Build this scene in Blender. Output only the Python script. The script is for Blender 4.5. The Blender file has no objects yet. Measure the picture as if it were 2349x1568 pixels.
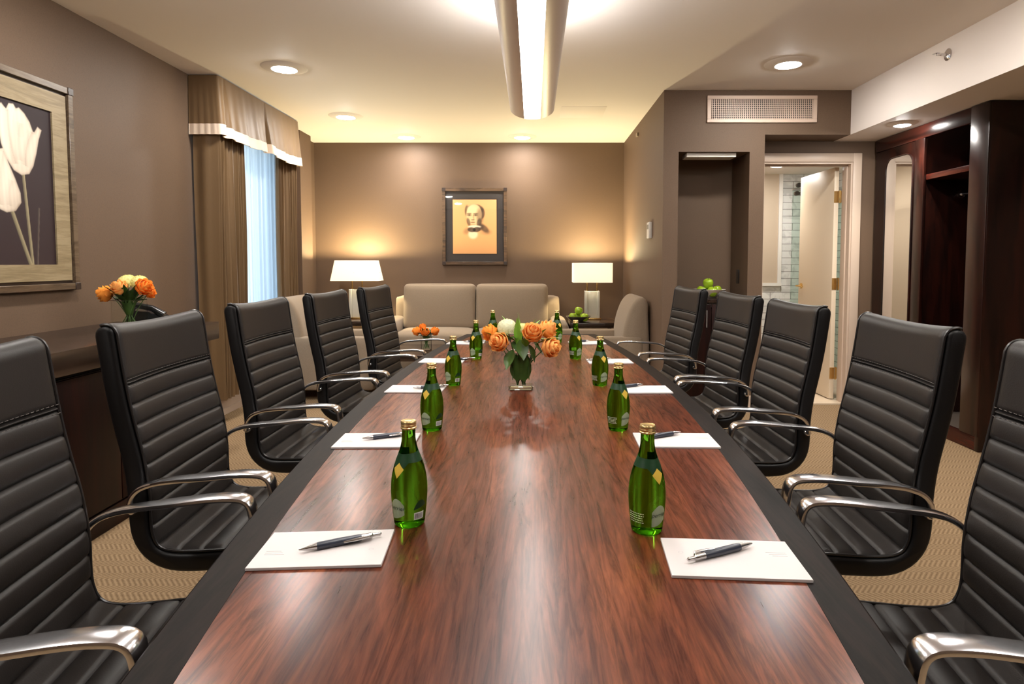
import bpy, bmesh, math, random
from math import sin, cos, pi, radians, sqrt, atan2, hypot, exp
from mathutils import Vector, Matrix

random.seed(7)
S = bpy.context.scene
COL = S.collection

# ------------------------------------------------------------------ camera
F_PX, W_PX = 1420.0, 2349.0
PITCH = radians(3.2)
EYE = 1.235
cam_d = bpy.data.cameras.new('camera'); cam = bpy.data.objects.new('camera', cam_d); COL.objects.link(cam)
cam.location = (0, 0, EYE); cam.rotation_euler = (pi / 2 - PITCH, 0, 0)
cam_d.sensor_width = 36; cam_d.sensor_fit = 'HORIZONTAL'; cam_d.lens = 36 * F_PX / W_PX
cam_d.shift_x = -(1223.0 - 1174.5) / W_PX
cam_d.shift_y = -(784.0 - (600 + F_PX * math.tan(PITCH))) / W_PX
cam_d.clip_start = 0.02
S.camera = cam

# ------------------------------------------------------------------ view, world
S.view_settings.view_transform = 'Standard'; S.view_settings.look = 'None'
S.view_settings.gamma = 1; S.view_settings.use_curve_mapping = False
S.view_settings.exposure = -0.56
try:
    S.cycles.use_denoising = True
    S.cycles.max_bounces = 12; S.cycles.diffuse_bounces = 5; S.cycles.glossy_bounces = 5
    S.cycles.transmission_bounces = 10; S.cycles.transparent_max_bounces = 12
    S.cycles.sample_clamp_indirect = 4.0; S.cycles.blur_glossy = 0.6
except Exception:
    pass
wd = bpy.data.worlds.new('daylight'); S.world = wd; wd.use_nodes = True
nt = wd.node_tree; bg = nt.nodes['Background']
tc = nt.nodes.new('ShaderNodeTexCoord'); sx = nt.nodes.new('ShaderNodeSeparateXYZ'); rp = nt.nodes.new('ShaderNodeValToRGB')
nt.links.new(tc.outputs['Generated'], sx.inputs[0]); nt.links.new(sx.outputs['Z'], rp.inputs[0]); nt.links.new(rp.outputs[0], bg.inputs[0])
rp.color_ramp.elements[0].position = 0.02; rp.color_ramp.elements[0].color = (0.86, 0.95, 1.0, 1)
rp.color_ramp.elements[1].position = 0.32; rp.color_ramp.elements[1].color = (0.26, 0.47, 0.72, 1)
bg.inputs[1].default_value = 3.6

# light levels (watts / emission strengths)
P_CAN = 9.0; P_LAMP = 125.0; E_CAN = 540.0; E_LENS = 52.0; E_UP = 33.0

# ------------------------------------------------------------------ materials
def lin(r, g, b):
    f = lambda c: (c / 255 / 12.92) if c / 255 <= 0.04045 else ((c / 255 + 0.055) / 1.055) ** 2.4
    return (f(r), f(g), f(b), 1)

MATS = {}
def mat(name, col, rough=0.5, metal=0.0, spec=0.5, coat=0.0, coat_r=0.05, bump=0.0, bscale=200.0, var=0.0, vscale=8.0, stretch=(1, 1, 1), sheen=0.0, emit=None, es=0.0):
    m = bpy.data.materials.new(name); m.use_nodes = True; t = m.node_tree; b = t.nodes['Principled BSDF']
    b.inputs['Base Color'].default_value = col; b.inputs['Roughness'].default_value = rough; b.inputs['Metallic'].default_value = metal
    b.inputs['Specular IOR Level'].default_value = spec; b.inputs['Coat Weight'].default_value = coat; b.inputs['Coat Roughness'].default_value = coat_r
    if sheen: b.inputs['Sheen Weight'].default_value = sheen
    if emit: b.inputs['Emission Color'].default_value = emit; b.inputs['Emission Strength'].default_value = es
    if bump or var:
        tc = t.nodes.new('ShaderNodeTexCoord'); mp = t.nodes.new('ShaderNodeMapping'); mp.inputs['Scale'].default_value = stretch
        t.links.new(tc.outputs['Object'], mp.inputs[0])
    if bump:
        n = t.nodes.new('ShaderNodeTexNoise'); n.inputs['Scale'].default_value = bscale; n.inputs['Detail'].default_value = 3
        bp = t.nodes.new('ShaderNodeBump'); bp.inputs['Strength'].default_value = bump; bp.inputs['Distance'].default_value = 0.002
        t.links.new(mp.outputs[0], n.inputs['Vector']); t.links.new(n.outputs['Fac'], bp.inputs['Height']); t.links.new(bp.outputs[0], b.inputs['Normal'])
    if var:
        n2 = t.nodes.new('ShaderNodeTexNoise'); n2.inputs['Scale'].default_value = vscale; n2.inputs['Detail'].default_value = 4
        r = t.nodes.new('ShaderNodeValToRGB'); r.color_ramp.elements[0].position = 0.3; r.color_ramp.elements[1].position = 0.7
        r.color_ramp.elements[0].color = tuple(c * (1 - var) for c in col[:3]) + (1,); r.color_ramp.elements[1].color = tuple(min(1, c * (1 + var)) for c in col[:3]) + (1,)
        t.links.new(mp.outputs[0], n2.inputs['Vector']); t.links.new(n2.outputs['Fac'], r.inputs[0]); t.links.new(r.outputs[0], b.inputs['Base Color'])
    MATS[name] = m
    return m

def emis(name, col, s):
    m = bpy.data.materials.new(name); m.use_nodes = True; t = m.node_tree; t.nodes.clear()
    o = t.nodes.new('ShaderNodeOutputMaterial'); e = t.nodes.new('ShaderNodeEmission'); e.inputs[0].default_value = col; e.inputs[1].default_value = s
    t.links.new(e.outputs[0], o.inputs[0]); return m

def wood(name, c_dark, c_mid, c_light, rough=0.24, scale=1.0, coat=0.0, axis='Y', bump=0.04, figure=1.0):
    m = bpy.data.materials.new(name); m.use_nodes = True; t = m.node_tree; b = t.nodes['Principled BSDF']; L = t.links.new
    tc = t.nodes.new('ShaderNodeTexCoord')
    sc = {'Y': (9, 0.9, 9), 'X': (0.9, 9, 9), 'Z': (9, 9, 0.9)}[axis]
    def noise(k, detail, dist=0.0, off=0):
        mp = t.nodes.new('ShaderNodeMapping'); mp.inputs['Scale'].default_value = tuple(s * k * scale for s in sc); mp.inputs['Location'].default_value = (off, off, off)
        L(tc.outputs['Object'], mp.inputs[0]); n = t.nodes.new('ShaderNodeTexNoise'); n.inputs['Scale'].default_value = 1; n.inputs['Detail'].default_value = detail
        n.inputs['Distortion'].default_value = dist; n.inputs['Roughness'].default_value = 0.62; L(mp.outputs[0], n.inputs['Vector']); return n
    a = noise(1.0, 6, 1.6); f = noise(6.0, 4, 0.4, 3); g = noise(0.35, 3, 1.0, 9)
    ad = t.nodes.new('ShaderNodeMath'); ad.operation = 'MULTIPLY_ADD'; ad.inputs[1].default_value = 0.45; L(f.outputs['Fac'], ad.inputs[0]); L(a.outputs['Fac'], ad.inputs[2])
    ad2 = t.nodes.new('ShaderNodeMath'); ad2.operation = 'MULTIPLY_ADD'; ad2.inputs[1].default_value = 0.35 * figure; L(g.outputs['Fac'], ad2.inputs[0]); L(ad.outputs[0], ad2.inputs[2])
    r = t.nodes.new('ShaderNodeValToRGB'); e = r.color_ramp.elements; e[0].position = 0.70; e[0].color = c_dark; e[1].position = 1.08; e[1].color = c_light
    k = e.new(0.86); k.color = c_mid
    L(ad2.outputs[0], r.inputs[0]); L(r.outputs[0], b.inputs['Base Color'])
    b.inputs['Roughness'].default_value = rough; b.inputs['Coat Weight'].default_value = coat; b.inputs['Coat Roughness'].default_value = 0.12
    bp = t.nodes.new('ShaderNodeBump'); bp.inputs['Strength'].default_value = bump; bp.inputs['Distance'].default_value = 0.002
    L(f.outputs['Fac'], bp.inputs['Height']); L(bp.outputs[0], b.inputs['Normal']); return m

def veneer(name):
    m = bpy.data.materials.new(name); m.use_nodes = True; t = m.node_tree; b = t.nodes['Principled BSDF']; L = t.links.new
    tc = t.nodes.new('ShaderNodeTexCoord')
    def noise(sc, detail, dist, rough=0.6, off=0):
        mp = t.nodes.new('ShaderNodeMapping'); mp.inputs['Scale'].default_value = sc; mp.inputs['Location'].default_value = (off, off, 0); L(tc.outputs['Object'], mp.inputs[0])
        n = t.nodes.new('ShaderNodeTexNoise'); n.inputs['Scale'].default_value = 1; n.inputs['Detail'].default_value = detail; n.inputs['Distortion'].default_value = dist; n.inputs['Roughness'].default_value = rough
        L(mp.outputs[0], n.inputs['Vector']); return n.outputs['Fac']
    def ramp(f, stops):
        q = t.nodes.new('ShaderNodeValToRGB'); e = q.color_ramp.elements; e[0].position, e[0].color = stops[0]; e[1].position, e[1].color = stops[-1]
        for p, c in stops[1:-1]: k = e.new(p); k.color = c
        L(f, q.inputs[0]); return q.outputs[0]
    tone = ramp(noise((5.0, 0.9, 1), 5, 1.8), [(0.30, lin(62, 26, 15)), (0.52, lin(92, 42, 23)), (0.72, lin(124, 67, 39))])
    streak = ramp(noise((34, 2.6, 1), 7, 2.2, 0.68, 5), [(0.38, (0.22, 0.22, 0.24, 1)), (0.52, (0.72, 0.72, 0.72, 1)), (0.66, (1.0, 1.0, 1.0, 1))])
    pore = ramp(noise((150, 10, 1), 3, 0.5, 0.6, 11), [(0.38, (0.62, 0.6, 0.6, 1)), (0.55, (1, 1, 1, 1))])
    x = tone
    for c, f in ((streak, 0.7), (pore, 0.7)):
        mx = t.nodes.new('ShaderNodeMix'); mx.data_type = 'RGBA'; mx.blend_type = 'MULTIPLY'; mx.inputs[0].default_value = f; L(x, mx.inputs[6]); L(c, mx.inputs[7]); x = mx.outputs[2]
    L(x, b.inputs['Base Color']); b.inputs['Roughness'].default_value = 0.4; b.inputs['Coat Weight'].default_value = 0.58; b.inputs['Coat Roughness'].default_value = 0.24; b.inputs['Coat IOR'].default_value = 1.43; b.inputs['Coat Tint'].default_value = (1, 0.97, 0.95, 1)
    sp = t.nodes.new('ShaderNodeMath'); sp.operation = 'MULTIPLY'; sp.inputs[1].default_value = 0.03; L(streak, sp.inputs[0]); L(sp.outputs[0], b.inputs['Specular IOR Level'])
    return m

def glass(name, col, ior=1.45, rough=0.0):
    m = bpy.data.materials.new(name); m.use_nodes = True; t = m.node_tree; t.nodes.clear()
    o = t.nodes.new('ShaderNodeOutputMaterial'); g = t.nodes.new('ShaderNodeBsdfGlass'); g.inputs['Color'].default_value = col; g.inputs['IOR'].default_value = ior; g.inputs['Roughness'].default_value = rough
    t.links.new(g.outputs[0], o.inputs[0]); return m

def pane(name, tint, refl=0.035):
    m = bpy.data.materials.new(name); m.use_nodes = True; t = m.node_tree; t.nodes.clear()
    o = t.nodes.new('ShaderNodeOutputMaterial'); a = t.nodes.new('ShaderNodeBsdfTransparent'); a.inputs[0].default_value = tint
    g = t.nodes.new('ShaderNodeBsdfGlossy'); g.inputs['Roughness'].default_value = 0.02
    mx = t.nodes.new('ShaderNodeMixShader'); mx.inputs[0].default_value = refl; t.links.new(a.outputs[0], mx.inputs[1]); t.links.new(g.outputs[0], mx.inputs[2])
    t.links.new(mx.outputs[0], o.inputs[0]); return m

def cloth_glow(name, col, trans, see=0.0, glow=0.0):
    """thin cloth: diffuse + translucent, with an open weave that lets SEE of the light straight through"""
    m = bpy.data.materials.new(name); m.use_nodes = True; t = m.node_tree; t.nodes.clear(); L = t.links.new
    o = t.nodes.new('ShaderNodeOutputMaterial'); d = t.nodes.new('ShaderNodeBsdfDiffuse'); tr = t.nodes.new('ShaderNodeBsdfTranslucent')
    d.inputs[0].default_value = col; tr.inputs[0].default_value = col
    mx = t.nodes.new('ShaderNodeMixShader'); mx.inputs[0].default_value = trans; L(d.outputs[0], mx.inputs[1]); L(tr.outputs[0], mx.inputs[2])
    if see:
        a = t.nodes.new('ShaderNodeBsdfTransparent'); m2 = t.nodes.new('ShaderNodeMixShader'); m2.inputs[0].default_value = see
        L(mx.outputs[0], m2.inputs[1]); L(a.outputs[0], m2.inputs[2]); L(m2.outputs[0], o.inputs[0])
    elif glow:
        e = t.nodes.new('ShaderNodeEmission'); e.inputs[0].default_value = (1, 0.88, 0.68, 1); e.inputs[1].default_value = glow
        ad = t.nodes.new('ShaderNodeAddShader'); L(mx.outputs[0], ad.inputs[0]); L(e.outputs[0], ad.inputs[1]); L(ad.outputs[0], o.inputs[0])
    else:
        L(mx.outputs[0], o.inputs[0])
    return m

def painted(name, rough=0.6, coat=0.0):
    m = bpy.data.materials.new(name); m.use_nodes = True; t = m.node_tree; b = t.nodes['Principled BSDF']
    a = t.nodes.new('ShaderNodeVertexColor'); a.layer_name = 'ink'; t.links.new(a.outputs[0], b.inputs['Base Color'])
    b.inputs['Roughness'].default_value = rough; b.inputs['Specular IOR Level'].default_value = 0.3; return m

def wallpaper(name, col):
    m = bpy.data.materials.new(name); m.use_nodes = True; t = m.node_tree; b = t.nodes['Principled BSDF']; L = t.links.new
    tc = t.nodes.new('ShaderNodeTexCoord'); ns = []
    for sc in ((420, 420, 140), (140, 140, 520)):
        mp = t.nodes.new('ShaderNodeMapping'); mp.inputs['Scale'].default_value = sc; L(tc.outputs['Object'], mp.inputs[0])
        n = t.nodes.new('ShaderNodeTexNoise'); n.inputs['Scale'].default_value = 1; n.inputs['Detail'].default_value = 2; L(mp.outputs[0], n.inputs['Vector']); ns.append(n)
    ad = t.nodes.new('ShaderNodeMath'); ad.operation = 'ADD'; L(ns[0].outputs['Fac'], ad.inputs[0]); L(ns[1].outputs['Fac'], ad.inputs[1])
    r = t.nodes.new('ShaderNodeValToRGB'); r.color_ramp.elements[0].position = 0.72; r.color_ramp.elements[1].position = 1.0
    r.color_ramp.elements[0].position = 0.75
    r.color_ramp.elements[0].color = tuple(c * 0.90 for c in col[:3]) + (1,); r.color_ramp.elements[1].color = tuple(c * 1.08 for c in col[:3]) + (1,)
    L(ad.outputs[0], r.inputs[0]); L(r.outputs[0], b.inputs['Base Color'])
    bp = t.nodes.new('ShaderNodeBump'); bp.inputs['Strength'].default_value = 0.12; bp.inputs['Distance'].default_value = 0.001
    L(ad.outputs[0], bp.inputs['Height']); L(bp.outputs[0], b.inputs['Normal'])
    b.inputs['Roughness'].default_value = 0.62; b.inputs['Specular IOR Level'].default_value = 0.35; return m

def carpet_mat():
    m = bpy.data.materials.new('herringbone_carpet'); m.use_nodes = True; t = m.node_tree; b = t.nodes['Principled BSDF']; L = t.links.new
    tc = t.nodes.new('ShaderNodeTexCoord'); sp = t.nodes.new('ShaderNodeSeparateXYZ'); L(tc.outputs['Object'], sp.inputs[0])
    def M(op, a, bb=None):
        n = t.nodes.new('ShaderNodeMath'); n.operation = op
        for i, v in enumerate((a, bb)):
            if v is None: continue
            if isinstance(v, (int, float)): n.inputs[i].default_value = v
            else: L(v, n.inputs[i])
        return n.outputs[0]
    tri = M('PINGPONG', sp.outputs['Y'], 0.05)                       # bands across the room
    ph = M('MULTIPLY', M('ADD', sp.outputs['X'], M('MULTIPLY', tri, 0.9)), 2 * pi / 0.021)
    w = M('SINE', ph)
    ph2 = M('SINE', M('MULTIPLY', sp.outputs['Y'], 2 * pi / 0.009))
    n = t.nodes.new('ShaderNodeTexNoise'); n.inputs['Scale'].default_value = 260; n.inputs['Detail'].default_value = 2; L(tc.outputs['Object'], n.inputs['Vector'])
    h = M('ADD', M('ADD', M('MULTIPLY', w, 0.24), M('MULTIPLY', ph2, 0.12)), M('MULTIPLY', n.outputs['Fac'], 0.9))
    r = t.nodes.new('ShaderNodeValToRGB'); r.color_ramp.elements[0].position = 0.1; r.color_ramp.elements[1].position = 0.85
    r.color_ramp.elements[0].color = lin(108, 87, 64); r.color_ramp.elements[1].color = lin(158, 134, 104)
    L(h, r.inputs[0]); L(r.outputs[0], b.inputs['Base Color']); b.inputs['Roughness'].default_value = 0.95; b.inputs['Specular IOR Level'].default_value = 0.1
    bp = t.nodes.new('ShaderNodeBump'); bp.inputs['Strength'].default_value = 0.6; bp.inputs['Distance'].default_value = 0.004; L(h, bp.inputs['Height']); L(bp.outputs[0], b.inputs['Normal'])
    return m

def tile_mat():
    m = bpy.data.materials.new('marble_tile'); m.use_nodes = True; t = m.node_tree; b = t.nodes['Principled BSDF']; L = t.links.new
    tc = t.nodes.new('ShaderNodeTexCoord'); sp = t.nodes.new('ShaderNodeSeparateXYZ'); cb = t.nodes.new('ShaderNodeCombineXYZ')
    L(tc.outputs['Object'], sp.inputs[0]); ad = t.nodes.new('ShaderNodeMath'); ad.operation = 'ADD'; L(sp.outputs['X'], ad.inputs[0]); L(sp.outputs['Y'], ad.inputs[1])
    L(ad.outputs[0], cb.inputs[0]); L(sp.outputs['Z'], cb.inputs[1])
    br = t.nodes.new('ShaderNodeTexBrick'); br.inputs['Scale'].default_value = 1; br.inputs['Brick Width'].default_value = 0.24; br.inputs['Row Height'].default_value = 0.08; br.inputs['Mortar Size'].default_value = 0.0028
    br.inputs['Color1'].default_value = (0.78, 0.77, 0.74, 1); br.inputs['Color2'].default_value = (0.68, 0.67, 0.64, 1); br.inputs['Mortar'].default_value = (0.22, 0.2, 0.18, 1)
    L(cb.outputs[0], br.inputs['Vector'])
    n = t.nodes.new('ShaderNodeTexNoise'); n.inputs['Scale'].default_value = 6; n.inputs['Detail'].default_value = 8; n.inputs['Distortion'].default_value = 1.5; L(tc.outputs['Object'], n.inputs['Vector'])
    r = t.nodes.new('ShaderNodeValToRGB'); r.color_ramp.elements[0].position = 0.4; r.color_ramp.elements[0].color = (0.72, 0.72, 0.72, 1); r.color_ramp.elements[1].position = 0.5; r.color_ramp.elements[1].color = (1, 1, 1, 1)
    L(n.outputs['Fac'], r.inputs[0]); mx = t.nodes.new('ShaderNodeMix'); mx.data_type = 'RGBA'; mx.blend_type = 'MULTIPLY'; mx.inputs[0].default_value = 0.7
    L(br.outputs['Color'], mx.inputs[6]); L(r.outputs[0], mx.inputs[7]); L(mx.outputs[2], b.inputs['Base Color']); b.inputs['Roughness'].default_value = 0.2; return m

M_WALL = wallpaper('woven_wallpaper', lin(95, 76, 60))
M_CEIL = mat('ceiling_paint', lin(244, 238, 232), 0.7, spec=0.2, bump=0.05, bscale=90)
M_SOFFIT = mat('soffit_paint', lin(226, 216, 208), 0.6, spec=0.2)
M_CARPET = carpet_mat(); M_TILE = tile_mat()
M_TRIMW = mat('painted_trim', lin(196, 176, 158), 0.4)
M_WHITE = mat('white_trim', lin(228, 224, 216), 0.35)
M_BEIGE = mat('beige_paint', lin(190, 172, 150), 0.6)
M_TABLE = veneer('table_veneer')
M_BAND = wood('dark_band_wood', lin(12, 9, 8), lin(19, 14, 12), lin(28, 21, 18), 0.52, 2.0, bump=0.16); M_BAND.node_tree.nodes['Principled BSDF'].inputs['Specular IOR Level'].default_value = 0.07
M_MAHOG = wood('mahogany', lin(13, 5, 4), lin(26, 9, 6), lin(40, 14, 8), 0.26, 0.8, axis='Z', bump=0.02)
M_MAHOGY = wood('mahogany_rail', lin(26, 9, 6), lin(46, 15, 9), lin(66, 23, 13), 0.26, 0.8, axis='Y', bump=0.02)
M_CRED = wood('credenza_wood', lin(18, 8, 7), lin(28, 11, 9), lin(38, 15, 11), 0.40, 0.8, axis='Z', bump=0.02)
M_CRED.node_tree.nodes['Principled BSDF'].inputs['Specular IOR Level'].default_value = 0.15
M_CREDTOP = wood('credenza_top_wood', lin(26, 17, 13), lin(36, 25, 20), lin(46, 33, 27), 0.22, 0.8, axis='Y', bump=0.02)
M_DARKWOOD = wood('side_table_wood', lin(30, 20, 15), lin(44, 31, 24), lin(58, 42, 33), 0.25, 1.0, axis='X', bump=0.03)
M_BLACK = mat('black_parts_and_shade', (0.006, 0.005, 0.005, 1), 0.7)  # own black of feet and plinths; painted shade in credenza gap and vent
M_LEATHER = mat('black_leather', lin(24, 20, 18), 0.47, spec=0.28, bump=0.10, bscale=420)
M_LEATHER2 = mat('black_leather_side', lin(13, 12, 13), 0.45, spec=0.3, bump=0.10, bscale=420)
M_PIPING = mat('leather_piping', lin(24, 22, 22), 0.32, spec=0.6)
M_THREAD = mat('grey_thread', lin(92, 86, 82), 0.5)
M_CHROME = mat('polished_aluminium', (0.80, 0.80, 0.83, 1), 0.18, 1.0)
M_STEEL = mat('brushed_steel', (0.72, 0.70, 0.68, 1), 0.36, 1.0)
M_DKSTEEL = mat('dark_steel', (0.16, 0.15, 0.14, 1), 0.3, 1.0)
M_BRASS = mat('brass', (0.80, 0.56, 0.22, 1), 0.22, 1.0)
M_PLASTIC = mat('black_plastic', (0.012, 0.012, 0.013, 1), 0.22, spec=0.6)
M_RUBBER = mat('black_rubber', (0.02, 0.02, 0.02, 1), 0.5)
M_SOFA = mat('taupe_upholstery', lin(138, 122, 104), 0.9, spec=0.15, bump=0.4, bscale=520, var=0.10, vscale=260, sheen=0.15)
M_DRAPE = mat('bronze_drapery', lin(104, 80, 51), 0.5, spec=0.3, bump=0.15, bscale=300, stretch=(1, 1, 0.1), sheen=0.2)
M_VTRIM = mat('valance_trim', lin(226, 206, 186), 0.7, spec=0.2)
M_SHEER = cloth_glow('sheer_cloth', (0.80, 0.90, 0.98, 1), 0.75, 0.45)
M_SHADE = cloth_glow('linen_shade', (0.92, 0.88, 0.80, 1), 0.42, glow=0.55)  # glow: emission added to the cloth so it looks brighter than the bulb makes it
M_FRAMEW = wood('picture_frame_wood', lin(62, 50, 38), lin(84, 68, 52), lin(100, 84, 66), 0.35, 3.0, axis='Y')
M_FRAMEP = wood('portrait_frame_wood', lin(48, 36, 27), lin(74, 56, 40), lin(96, 74, 54), 0.35, 3.0, axis='X')
M_MATGOLD = wood('olive_gilt_board', lin(120, 104, 76), lin(134, 118, 88), lin(148, 132, 102), 0.5, 2.6, axis='Y')
M_CORNER = mat('dark_corner_block', lin(46, 34, 28), 0.4)
M_DARKMAT = mat('charcoal_mount', lin(52, 46, 44), 0.6)
M_INK = painted('printed_art'); M_INK2 = painted('sepia_print')
M_GLASSP = pane('picture_glass', (1, 1, 1, 1))
M_WINGLASS = pane('window_glass', (0.97, 0.99, 1, 1))
M_SHOWER = pane('shower_glass', (0.86, 0.93, 0.90, 1))
M_BOTTLE = glass('green_bottle_glass', (0.34, 0.63, 0.13, 1), 1.34)
M_CLEAR = pane('clear_vase_glass', (0.97, 0.985, 0.975, 1))
_t = M_CLEAR.node_tree; _w = _t.nodes.new('ShaderNodeLayerWeight'); _w.inputs[0].default_value = 0.07; _mx = [n for n in _t.nodes if n.type == 'MIX_SHADER'][0]; _t.links.new(_w.outputs['Fresnel'], _mx.inputs[0])
M_RIM = glass('vase_rim_glass', (1, 1, 1, 1), 1.45)
M_WATER = glass('vase_water', (0.97, 0.99, 0.96, 1), 1.33)
M_CAP = mat('gold_cap', lin(228, 200, 138), 0.25, 0.85)
M_LABDARK = mat('label_dark_green', lin(14, 52, 24), 0.4)
M_LABPALE = mat('label_pale_green', lin(142, 156, 126), 0.4)
M_LABGOLD = mat('label_gold', lin(214, 178, 70), 0.4)
M_LABWHITE = mat('label_white', lin(232, 232, 226), 0.5)
M_LABBLACK = mat('label_black', lin(20, 22, 20), 0.5)
M_PAPER = mat('pad_paper', lin(198, 190, 188), 0.7, spec=0.2)
M_INKGREY = mat('grey_print', lin(168, 164, 168), 0.6)
M_NAVY = mat('navy_barrel', lin(38, 42, 54), 0.35)
M_SILVER = mat('pen_silver', (0.75, 0.74, 0.74, 1), 0.2, 1.0)
M_ROSE = cloth_glow('orange_petal', lin(255, 196, 116), 0.35)
M_ROSED = cloth_glow('deep_orange_petal', lin(255, 172, 76), 0.35)
M_HYD = cloth_glow('cream_petal', lin(250, 246, 180), 0.35)
M_WHITEFL = cloth_glow('white_petal', lin(250, 250, 222), 0.35)
M_LEAF = mat('fresh_leaf', lin(118, 168, 56), 0.42, var=0.3, vscale=25)
M_LEAFD = mat('dark_leaf', lin(60, 86, 34), 0.4, var=0.3, vscale=25)
M_STEM = mat('green_stem', lin(70, 96, 44), 0.5)
M_APPLE = mat('green_apple_skin', lin(138, 168, 34), 0.25, var=0.18, vscale=14)
M_BOWL = mat('white_ceramic', lin(214, 206, 196), 0.2)
M_BOWLD = mat('dark_ceramic', lin(70, 62, 54), 0.25)
M_FIXT = mat('satin_aluminium_paint', lin(238, 230, 224), 0.36, 0.15)
M_VENTW = mat('vent_enamel', lin(206, 184, 166), 0.45)
M_LENS = emis('lamp_lens', (1.0, 0.97, 0.93, 1), E_LENS); M_UP = emis('uplight_lens', (1.0, 0.95, 0.91, 1), E_UP)
M_CANLENS = emis('downlight_lens', (1.0, 0.96, 0.90, 1), E_CAN)
M_CANDIM = emis('dimmed_downlight_lens', (1.0, 0.96, 0.90, 1), E_CAN * 0.8)
M_MIRROR = mat('mirror_silver', (0.86, 0.86, 0.85, 1), 0.01, 1.0)
M_LAMPGLASS = mat('frosted_glass_block', (0.80, 0.78, 0.68, 1), 0.2, spec=0.6); M_LAMPGLASS.node_tree.nodes['Principled BSDF'].inputs['Transmission Weight'].default_value = 0.35

# ------------------------------------------------------------------ mesh helpers
class G:
    def __init__(s): s.v = []; s.f = []
    def add(s, vs, fs, mx=None):
        o = len(s.v)
        s.v += [tuple(mx @ Vector(p)) for p in vs] if mx else [tuple(p) for p in vs]
        s.f += [tuple(i + o for i in f) for f in fs]; return s
    def box(s, lo, hi, bev=0.0, seg=2, mx=None):
        if bev <= 0:
            x0, y0, z0 = lo; x1, y1, z1 = hi
            return s.add([(x0, y0, z0), (x1, y0, z0), (x1, y1, z0), (x0, y1, z0), (x0, y0, z1), (x1, y0, z1), (x1, y1, z1), (x0, y1, z1)],
                         [(3, 2, 1, 0), (4, 5, 6, 7), (0, 1, 5, 4), (1, 2, 6, 5), (2, 3, 7, 6), (3, 0, 4, 7)], mx)
        bm = bmesh.new(); bmesh.ops.create_cube(bm, size=1)
        for v in bm.verts: v.co = Vector(((lo[i] + hi[i]) / 2 + v.co[i] * (hi[i] - lo[i]) for i in range(3)))
        bmesh.ops.bevel(bm, geom=bm.edges[:], offset=bev, segments=seg, affect='EDGES', profile=0.5)
        bm.verts.index_update(); s.add([v.co[:] for v in bm.verts], [[v.index for v in f.verts] for f in bm.faces], mx); bm.free(); return s
    def soft(s, c, size, r, n=8, puff=(0, 0, 0), mx=None):
        """upholstery block: rounded box centred at c, faces puffed out by PUFF"""
        vs, fs, idx = [], [], {}
        h = [d / 2 for d in size]
        def vert(p):
            k = tuple(round(a, 5) for a in p)
            if k not in idx:
                q = []; inn = []
                for i in range(3):
                    a = p[i] * h[i]; lim = h[i] - r; inn.append(max(-lim, min(lim, a))); q.append(a - inn[i])
                L = sqrt(sum(a * a for a in q)) or 1; out = []
                for i in range(3):
                    j, k2 = (i + 1) % 3, (i + 2) % 3
                    e = (1 - p[j] ** 2) * (1 - p[k2] ** 2)
                    out.append(c[i] + inn[i] + q[i] / L * r + p[i] * puff[i] * max(0, e) ** 0.6)
                idx[k] = len(vs); vs.append(out)
            return idx[k]
        t = [-1 + 2 * i / n for i in range(n + 1)]
        def wp(a, ax):
            # denser samples near the rims so that the radius is round
            lim = 1 - r / h[ax]; return a
        for ax in range(3):
            for sg in (-1, 1):
                for i in range(n):
                    for j in range(n):
                        q = []
                        for (a, b) in ((i, j), (i + 1, j), (i + 1, j + 1), (i, j + 1)):
                            p = [0, 0, 0]; p[ax] = sg; p[(ax + 1) % 3] = sin(t[a] * pi / 2) if n > 4 else t[a]; p[(ax + 2) % 3] = sin(t[b] * pi / 2) if n > 4 else t[b]
                            q.append(vert(p))
                        fs.append(q if sg > 0 else q[::-1])
        return s.add(vs, fs, mx)
    def lathe(s, prof, n=32, c=(0, 0, 0), cap0=True, cap1=True, mx=None):
        vs = []; fs = []; m = len(prof)
        for k in range(n):
            a = 2 * pi * k / n
            for r, z in prof: vs.append((c[0] + r * cos(a), c[1] + r * sin(a), c[2] + z))
        for k in range(n):
            k2 = (k + 1) % n
            for i in range(m - 1): fs.append((k * m + i, k2 * m + i, k2 * m + i + 1, k * m + i + 1))
        if cap0: fs.append([k * m for k in range(n)][::-1])
        if cap1: fs.append([k * m + m - 1 for k in range(n)])
        return s.add(vs, fs, mx)
    def tube(s, pts, r, n=10, mx=None, caps=True):
        pts = [Vector(p) for p in pts]; vs = []; fs = []; N = len(pts)
        up = Vector((0, 0, 1))
        for i, p in enumerate(pts):
            t = (pts[min(i + 1, N - 1)] - pts[max(i - 1, 0)]).normalized()
            if i == 0:
                u = t.orthogonal().normalized()
            u = (u - t * u.dot(t)); u = u.normalized() if u.length > 1e-6 else t.orthogonal().normalized()
            w = t.cross(u); rr = r[i] if isinstance(r, (list, tuple)) else r
            for k in range(n):
                a = 2 * pi * k / n; vs.append(p + (u * cos(a) + w * sin(a)) * rr)
        for i in range(N - 1):
            for k in range(n):
                k2 = (k + 1) % n; fs.append((i * n + k, i * n + k2, (i + 1) * n + k2, (i + 1) * n + k))
        if caps: fs.append(list(range(n))[::-1]); fs.append([(N - 1) * n + k for k in range(n)])
        return s.add(vs, fs, mx)
    def grid(s, fn, nu, nv, mx=None, flip=False):
        vs = [fn(i / nu, j / nv) for i in range(nu + 1) for j in range(nv + 1)]; fs = []
        for i in range(nu):
            for j in range(nv):
                a = i * (nv + 1) + j; q = (a, a + nv + 1, a + nv + 2, a + 1); fs.append(q[::-1] if flip else q)
        return s.add(vs, fs, mx)
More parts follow.
